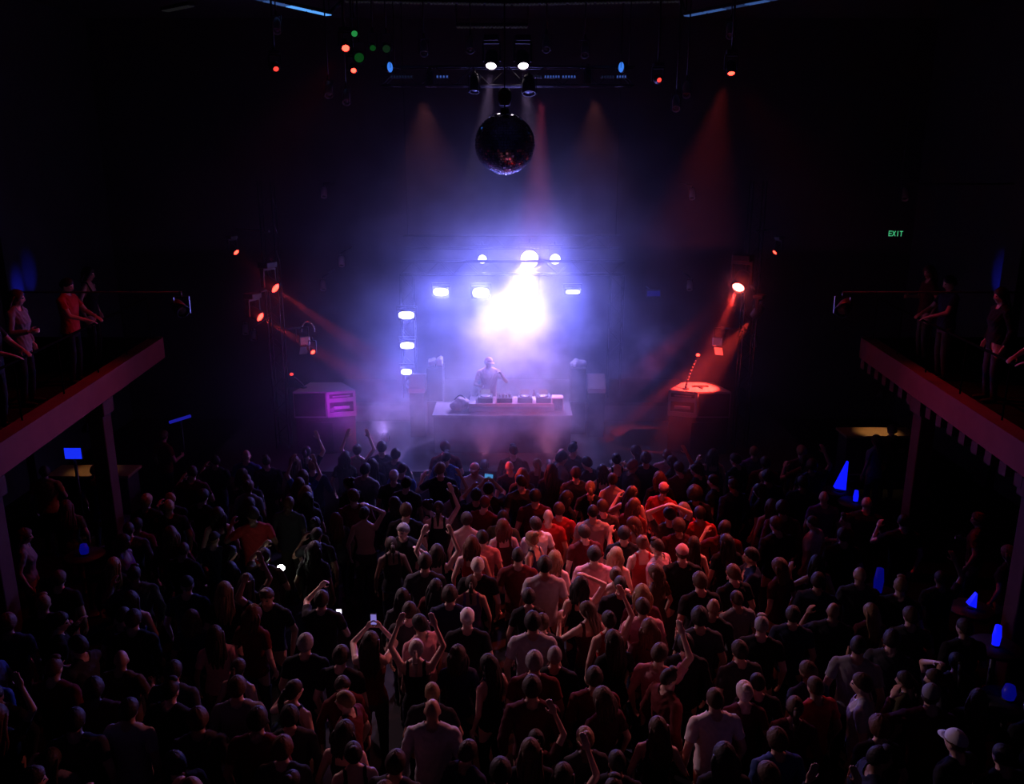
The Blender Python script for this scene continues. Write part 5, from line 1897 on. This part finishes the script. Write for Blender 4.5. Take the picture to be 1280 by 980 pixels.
    (977, 707, 'relax', True, 'tee', 'maroon', 'bob', 'reddish', 'fair', None, .6, 1.0, 'reddish bobbed person with bent forearm in dark right crowd', 'reddish-bobbed person at the right'),
    (500, 806, 'up2', True, 'tank', 'black', 'tail', 'pale', 'fair', None, 0, .98, 'pale ponytailed person with both arms raised low left of centre', 'pale ponytailed person'),
    (543, 791, 'relax', False, 'tee', 'pink', 'short', 'black', 'tan', None, .7, 1.0, 'person in faded pink shirt turned left, low left of centre', None),
    (668, 826, 'relax', False, 'tee', 'dark red', 'short', 'grey', 'tan', None, 0, 1.05, 'pale lit haired person in dark red below the rim lit shirt', 'pale-lit person in dark red'),  # pale light on the hair painted as grey
    (694, 824, 'relax', False, 'long', 'black', 'crop', 'grey', 'tan', None, -.1, 1.0, 'cropped grey haired person in black right of dark red shirt', None),
    (768, 799, 'relax', True, 'tee', 'black', 'long', 'dark brown', 'fair', None, .3, 1.0, 'long haired person with bright side lit hair right of rim light', None),
    (812, 785, 'relax', True, 'tee', 'maroon', 'bob', 'reddish', 'fair', None, 0, 1.0, 'pinkish bobbed person in maroon in front of pink dark haired pair', None),
    (872, 775, 'relax', False, 'tee', 'charcoal', 'curly', 'black', 'tan', None, 0, 1.05, 'curly haired person with grey lit left shoulder in right crowd', 'curly-haired charcoal person'),
    (895, 873, 'relax', False, 'tee', 'white', 'crop', 'brown', 'fair', None, .1, 1.05, 'person in white T-shirt with pink lit left shoulder, lower right', 'white-shirted person at lower right'),
    (907, 945, 'relax', True, 'long', 'black', 'bob', 'black', 'tan', None, 0, 1.05, 'nearest black bobbed person below the white T-shirt', 'nearest black-bobbed person'),
    (931, 864, 'relax', True, 'tee', 'maroon', 'bun', 'pale', 'fair', None, 0, 1.0, 'pale haired person with a bun right of the white T-shirt', None),
    (926, 812, 'hugless', False, 'tee', 'charcoal', 'short', 'dark brown', 'fair', None, .2, 1.0, 'dark haired person in charcoal above the pale bun', None),
    (1073, 806, 'relax', False, 'tee', 'grey', 'crop', 'black', 'tan', None, -.4, 1.05, 'person in grey T-shirt with lit left shoulder at right', 'grey-shirted person at the right'),
    (1101, 908, 'relax', True, 'tee', 'black', 'curly', 'reddish', 'fair', None, 0, 1.0, 'reddish curly haired person low in the right crowd', 'reddish curly person'),
    (1199, 926, 'relax', False, 'tee', 'black', 'crop', 'brown', 'fair', 'white', .5, 1.05, 'person in white cap at the lower right corner', 'white-capped person at lower right'),
    (280, 737, 'relax', True, 'tee', 'black', 'long', 'blonde', 'fair', None, .2, 1.0, 'long blonde haired person left of the phone torch', 'long-haired blonde at the left'),
    (314, 767, 'relax', True, 'tee', 'dark red', 'bob', 'reddish', 'fair', None, -.3, 1.0, 'reddish bobbed person in dark red below the phone torch', None),
    (381, 803, 'relax', False, 'tee', 'black', 'short', 'grey', 'tan', None, 0, 1.0, 'pale lit haired person in black T-shirt below right of phone torch', None),  # grey hair colour stands for pale light on it
    (540, 886, 'relax', False, 'long', 'pale grey', 'bald', 'brown', 'tan', None, 0, 1.05, 'bald person in pale hooded top low left of centre', 'bald person in pale top'),
    (663, 938, 'relax', True, 'tee', 'black', 'long', 'brown', 'tan', None, 0, 1.0, 'long brown haired person at the bottom centre', 'long-haired person at bottom centre'),
    (756, 872, 'relax', True, 'tee', 'maroon', 'bob', 'brown', 'fair', None, .5, 1.0, 'brown bobbed person in maroon low right of centre', None),
    (365, 862, 'half', True, 'tank', 'black', 'tail', 'dark brown', 'fair', None, -.4, 1.0, 'ponytailed person with bright red lit hand low at left', 'red-handed person at the left'),
    (352, 935, 'relax', False, 'tee', 'charcoal', 'curly', 'reddish', 'fair', None, 0, 1.0, 'reddish curly haired person at the bottom left', 'reddish curly person at bottom left'),
    (318, 905, 'relax', False, 'tee', 'dark red', 'short', 'black', 'tan', None, 0, 1.08, 'broad person with red lit shoulders at lower left', None),
    (665, 858, 'relax', False, 'long', 'maroon', 'short', 'dark brown', 'tan', None, 0, 1.08, 'broad dark haired person in maroon long sleeves low at centre', 'broad maroon person low at centre'),
]
# ------------------------------------------------------------------ phones, each held in a raised hand
def phone(p, label, scr, light=None, size=(.074, .010, .148), face=-1, tilt=0.0):
    """face -1: the screen looks back at the camera"""
    t = thing('phone', label, 'phone', p, rot=(0, tilt, 0))
    MB().box((0, 0, 0), size, bev=.004).build('phone_case', M_BLACK, t)
    MB().box((0, face * .0065, 0), (size[0] * .90, .004, size[2] * .88)).build('screen', scr, t)
    return t


GROUP = 'crowd on the dance floor'
taken = []


SPH = []                 # the round sketch of everyone placed so far


def sketch(x, y, rz, scale, pose, fem):
    q = PEOPLE[(pose, fem)]['sph'] * scale
    c, s = math.cos(rz), math.sin(rz)
    return np.stack([x + c * q[:, 0] - s * q[:, 1], y + s * q[:, 0] + c * q[:, 1], q[:, 2], q[:, 3]], 1)


def clash(q):
    """how deep the sketch q runs into people, tables and columns that already stand there"""
    worst = 0.0
    cx, cy = q[:, 0].mean(), q[:, 1].mean()
    for (a, b), o in zip(taken, SPH):
        if abs(a - cx) < 1.4 and abs(b - cy) < 1.4:
            d = np.linalg.norm(q[:, None, :3] - o[None, :, :3], axis=2) - q[:, None, 3] - o[None, :, 3]
            worst = max(worst, -d.min())
    for a, b, r in SPOTS:
        d = np.hypot(q[:, 0] - a, q[:, 1] - b) - q[:, 3] - r - .02
        d = np.where(q[:, 2] < 1.35, d, 1)
        worst = max(worst, -d.min())
    return worst


def stand(x, y, rz, scale, pose, fem):
    taken.append((x, y))
    SPH.append(sketch(x, y, rz, scale, pose, fem))


for sx in (-1, 1):
    for y in (6.2, 9.9, 13.6):
        SPOTS.append((sx * (rail_x(y) + .2), y, .25))

# people who hold phones: their hand is put where the photo shows the phone
M_TORCH = glow('phone_torch', (.95, 1.0, .92), 60)
M_SCRW = glow('phone_screen_white', (.85, .85, 1.0), 2.0)
M_SCRP = glow('phone_screen_violet', (.35, .28, .9), .55)
M_SCRB = glow('phone_screen_blue', (.10, .42, .95), .55)
HOLD = [(352, 713, 'phone', False, 'tee', 'olive', 'short', 'dark brown', 'tan', 'person holding up a phone with a bright white torch, at left', 'phone-torch holder', 'phone with blazing white torch held up in left crowd', M_TORCH, 'torch'),
        (424, 767, 'phone', False, 'tee', 'black', 'short', 'dark brown', 'fair', 'person in black holding up a small bright white phone screen', 'white-phone holder', 'phone with small bright white screen left of crowd centre', M_SCRW, None),
        (467, 774, 'phone2', True, 'tank', 'dark red', 'long', 'dark brown', 'fair', 'person filming on a violet phone screen with both hands', 'violet-phone holder', 'phone with dim violet screen held in two hands', M_SCRP, None),
        (611, 595, 'phone2', False, 'tee', 'black', 'short', 'black', 'tan', 'person filming the booth on a sideways blue phone screen', 'blue-phone holder', 'sideways phone with blue screen right before the booth', M_SCRB, 'wide'),
        (607, 636, 'phone', False, 'tee', 'black', 'short', 'black', 'tan', 'person holding a small round blue light two rows further back', 'blue-light holder', 'phone with small dim blue light below the sideways phone', M_SCRB, 'small')]
for px, py, pose, fem, top, tc_, hr, hc_, sk, lab, short, plab, scr, kind in HOLD:
    rec = PEOPLE[(pose, fem)]
    s_ = 1.0
    hp = rec['hold'][1] * s_
    if pose == 'phone2':
        hp = (rec['hold'][1] + rec['hold'][-1]) / 2 * s_
    off = Vector((0, -.01, .10 if pose == 'phone' else .06))
    P = at_z(px, py, hp.z + off.z)
    x, y = P.x - hp.x, P.y - hp.y
    place(x, y, 0, 0, s_, pose, fem, top, tc_, hr, hc_, sk, label=lab, group=GROUP, key=short)
    stand(x, y, 0, s_, pose, fem)
    tilt = 0
    size = (.074, .010, .148)
    if kind == 'wide':
        size = (.16, .010, .080)
        tilt = .1
    if kind == 'small':
        size = (.068, .01, .07)
    ph = phone(P, plab, M_BLACK if kind == 'torch' else scr, size=size, tilt=tilt)
    if kind == 'torch':
        MB().ellip((.0, -.012, .045), (.052, .010, .052)).build('torch', scr, ph)
        lamp('phone_torch_light', 'SPOT', P + Vector((0, -.03, .045)), (1, .95, .78), .25, spot_size=2.2, spot_blend=.8, shadow_soft_size=.02, to=P + Vector((-.3, -1, -.5)))

for px, py, pose, fem, top, tc_, hr, hc_, sk, cap_, rz, sc_, lab, short in KEY:
    if pose not in POSE_WORD:
        pose = 'relax'
    if top == 'tank':
        fem = True
    p = by_head(px, py, sc_)
    # step aside when someone already stands there
    best = None
    for k in range(170):
        a = k * 2.4
        r = .0042 * k
        x, y = p.x + r * math.cos(a), min(15.6, p.y + r * math.sin(a))
        w_ = clash(sketch(x, y, rz, sc_, pose, fem)) + r * .035
        if best is None or w_ < best[0]:
            best = (w_, x, y)
    x, y = best[1:]
    stand(x, y, rz, sc_, pose, fem)
    place(x, y, 0, rz, sc_, pose, fem, top, tc_, hr, hc_, sk, capc=cap_, label=lab, group=GROUP, key=short)

NKEY = len(ALLP)
rnd = random.Random(21)
N_FLOOR = 304
CLEAR = [(146, 640), (105, 683), (1051, 580), (1070, 612), (1099, 710), (1215, 740), (1247, 782), (1262, 855), (352, 713), (424, 767), (467, 774), (611, 595), (607, 636), (91, 567), (115, 590), (1098, 541)]


def covers(q):
    v = q[:, :3] - np.array(CAM)
    dp = v[:, 1] * math.cos(TH) - v[:, 2] * math.sin(TH)
    up_ = v[:, 1] * math.sin(TH) + v[:, 2] * math.cos(TH)
    px = 640 + FPX * v[:, 0] / dp
    py = 490 - FPX * up_ / dp
    rr = FPX * q[:, 3] / dp
    return any((np.hypot(px - a, py - b) < rr + 7).any() for a, b in CLEAR)


cand = 0
while len(ALLP) < N_FLOOR and cand < 9000:
    cand += 1
    y = 5.3 + 10.2 * rnd.random()
    x = rnd.uniform(-6.1, 6.1)
    if cand <= 24:      # first close the open lane left of the middle
        q_ = at_z(434 + rnd.uniform(-10, 10), 800 + 6 * cand, 1.62)
        x, y = q_.x, q_.y
    # do not fill what the frame does not show
    if abs(x) > (y + 1.0) * .62 + .3:
        continue
    fem = rnd.random() < .42
    pose = rnd.choices(['relax', 'relaxL', 'upR', 'up2', 'half', 'clap', 'dance', 'handhead'], [48, 16, 4, 1, 8, 4, 8, 2])[0]
    if fem:
        top = rnd.choices(['tee', 'tank', 'long'], [4, 5, 2])[0]
        hr = rnd.choices(['long', 'bob', 'bun', 'tail', 'short'], [5, 3, 2, 2, .3])[0]
    else:
        top = rnd.choices(['tee', 'long'], [7, 3])[0]
        hr = rnd.choices(['short', 'crop', 'curly', 'quiff', 'bald', 'afro'], [6, 3, 2, 1.5, .5, .4])[0]
    tcol = rnd.choices(['black', 'navy', 'charcoal', 'dark red', 'maroon', 'grey', 'pale grey', 'white', 'red', 'purple', 'blue', 'olive', 'brown', 'pink'],
                       [15, 6, 6, 2.5, 2.5, 1.6, .35, .3, .6, .8, 1, 1.2, 1.2, .35])[0]
    hcol = rnd.choices(['black', 'dark brown', 'brown', 'reddish', 'blonde', 'grey'], [6, 6, 4, 1, 2, .5])[0]
    sk = rnd.choices(['fair', 'tan', 'brown', 'dark'], [5, 4, 1.5, .6])[0]
    capc = rnd.choice(['black', 'navy', 'grey', 'red']) if (not fem and rnd.random() < .06) else None
    rz = rnd.gauss(0, .22) + (-x * .02)
    if rnd.random() < .13:
        rz += rnd.choice([-1, 1]) * rnd.uniform(.8, 1.6)
    if rnd.random() < .03:
        rz += PI
    sc_ = rnd.gauss(.955, .03) if fem else rnd.gauss(1.01, .035)
    sc_ = max(.88, min(1.09, sc_))
    if clash(sketch(x, y, rz, sc_, pose, fem)) > .0:
        pose = 'relax'
        if clash(sketch(x, y, rz, sc_, pose, fem)) > .0:
            continue
    if covers(sketch(x, y, rz, sc_, pose, fem)):
        continue
    stand(x, y, rz, sc_, pose, fem)
    place(x, y, 0, rz, sc_, pose, fem, top, tcol, hr, hcol, sk, capc=capc, group=GROUP)

# labels for everyone else: looks, and where they stand next to someone one can find
ORD = ['just', 'second', 'third', 'fourth', 'fifth', 'sixth', 'seventh', 'eighth', 'ninth', 'tenth']
marks = [(a['x'], a['y'], a['key']) for a in ALLP if a['key']]
marks += [(-6.3, 13.6, 'middle left balcony column'), (6.9, 13.6, 'middle right balcony column'), (-6.4, 9.9, 'near left balcony column'), (6.4, 9.9, 'near right balcony column'),
          (-3.9, 16.2, 'left speaker cluster'), (3.9, 16.2, 'right speaker cluster')]
for px, py, z, w in ((146, 644, 1, 'left blue wedge lamp'), (105, 686, 1, 'faint left blue lamp'), (1051, 595, 1, 'tall blue wedge lamp'), (1099, 722, 1, 'dim blue crowd lamp'),
                     (1215, 748, 1, 'slim blue lamp'), (1262, 862, 1, 'corner blue lamp')):
    p = at_z(px, py, z)
    marks.append((p.x, p.y, w))
slots = {}
DIRS = ['right of', 'up-right of', 'straight above', 'up-left of', 'left of', 'down-left of', 'straight below', 'down-right of']
for a in ALLP:
    if a['label']:
        continue
    b = min(marks, key=lambda q: (q[0] - a['x']) ** 2 + (q[1] - a['y']) ** 2)
    dx, dy = a['x'] - b[0], a['y'] - b[1]
    rel = DIRS[int(round(math.atan2(dy, dx) / (PI / 4))) % 8]
    slots.setdefault((b[2], rel), []).append((math.hypot(dx, dy), a))
for (k, rel), lst in slots.items():
    lst.sort(key=lambda q: q[0])
    for i, (d, a) in enumerate(lst):
        who = ('bald person' if a['hair'] == 'bald' else '%s-haired person' % a['hairc'].replace(' ', '-')) if not a['capc'] else 'person in %s cap' % a['capc']
        what = 'and' if a['capc'] else 'in'
        lab = '%s %s %s top, %s%s the %s' % (who, what, a['topc'].replace(' ', '-'), ORD[i] + ' ' if len(lst) > 1 else '', rel, k)
        lab = lab.replace('second', 'second').replace('just ', 'nearest ' if len(lst) > 1 else '')
        a['o']['label'] = lab

# ------------------------------------------------------------------ the performer and people elsewhere
pf = at(611, 462, 18.3)
place(pf.x, 18.3, SZ, PI, 1.0, 'dance', False, 'tee', 'pink', 'crop', 'black', 'fair', capc='pink', label='performer in pink lit shirt and cap behind the booth decks')  # pink light put into the shirt and cap colours
UPB = [(-1, 12.6, 'relaxL', True, 'long', 'grey', 'long', 'brown', 'person in grey standing on left balcony behind the rail'),
       (-1, 13.9, 'lean', False, 'tee', 'red', 'short', 'black', 'person in red T-shirt leaning on the left balcony rail'),
       (-1, 11.3, 'lean', False, 'tee', 'black', 'crop', 'black', 'person in black leaning on the near left balcony rail'),
       (-1, 15.3, 'relax', True, 'tank', 'black', 'bob', 'black', 'person in black strappy top at far end of left balcony'),
       (1, 10.9, 'lean', False, 'tee', 'dark red', 'short', 'brown', 'person in dark red leaning on the near right balcony rail'),
       (1, 12.8, 'relax', True, 'long', 'black', 'long', 'black', 'long haired person in black on the right balcony'),
       (1, 14.2, 'lean', False, 'tee', 'navy', 'short', 'black', 'person in navy leaning on the right balcony rail'),
       (1, 15.6, 'relaxL', True, 'tee', 'maroon', 'bob', 'brown', 'person in maroon at the far end of right balcony')]
for sx, y, pose, fem, top, tc_, hr, hc_, lab in UPB:
    gap = .60 if pose == 'lean' else .80
    place(sx * (rail_x(y) + gap), y, 3.406, -sx * -1 * PI / 2, 1.0, pose, fem, top, tc_, hr, hc_, 'fair', label=lab, group='people on the balconies')
UND = [(-8.4, 14.5, 'person in orange lit top at the left bar', 'orange', 'short', .2), (-7.55, 14.6, 'person in brown at the right end of the left bar', 'brown', 'crop', -.3),
       (-7.2, 12.9, 'person in olive under left balcony by the wedge lamp', 'olive', 'long', .4), (-7.3, 11.8, 'person with tan lit face under the left balcony', 'grey', 'bob', -1.2),
       (7.2, 14.4, 'person with orange lit face under the right balcony', 'orange', 'short', .9), (7.9, 17.0, 'person in brown before the right bar', 'brown', 'short', .1),
       (7.3, 16.3, 'person in grey under right balcony near tall blue lamp', 'grey', 'long', .3), (7.3, 12.4, 'person in dark red under the middle of right balcony', 'dark red', 'curly', .8),
       (-7.1, 16.6, 'person in dark red under far end of left balcony', 'dark red', 'short', -.6), (7.1, 11.2, 'person in black under the near right balcony', 'black', 'bob', .5)]
for x, y, lab, tc_, hr, rz in UND:
    place(x, y, 0, rz, .97, rnd.choice(['relax', 'relaxL']), hr in ('long', 'bob'), 'tee', tc_, hr, 'brown', 'tan', label=lab, group='people under the balconies')
print('people', len(ALLP), 'of which known', NKEY, 'tried', cand)
# ================================================================== WORLD AND RENDER SETTINGS
w = bpy.data.worlds.new('World')
scn.world = w
w.use_nodes = True
w.node_tree.nodes['Background'].inputs[0].default_value = (0, 0, 0, 1)
w.node_tree.nodes['Background'].inputs[1].default_value = 0
cy = scn.cycles
cy.use_denoising = True
cy.use_adaptive_sampling = True
cy.adaptive_threshold = .02
cy.max_bounces = 3
cy.diffuse_bounces = 1
cy.glossy_bounces = 2
cy.transmission_bounces = 2
cy.volume_bounces = 0
cy.transparent_max_bounces = 4
cy.caustics_reflective = False
cy.caustics_refractive = False
cy.volume_max_steps = 256
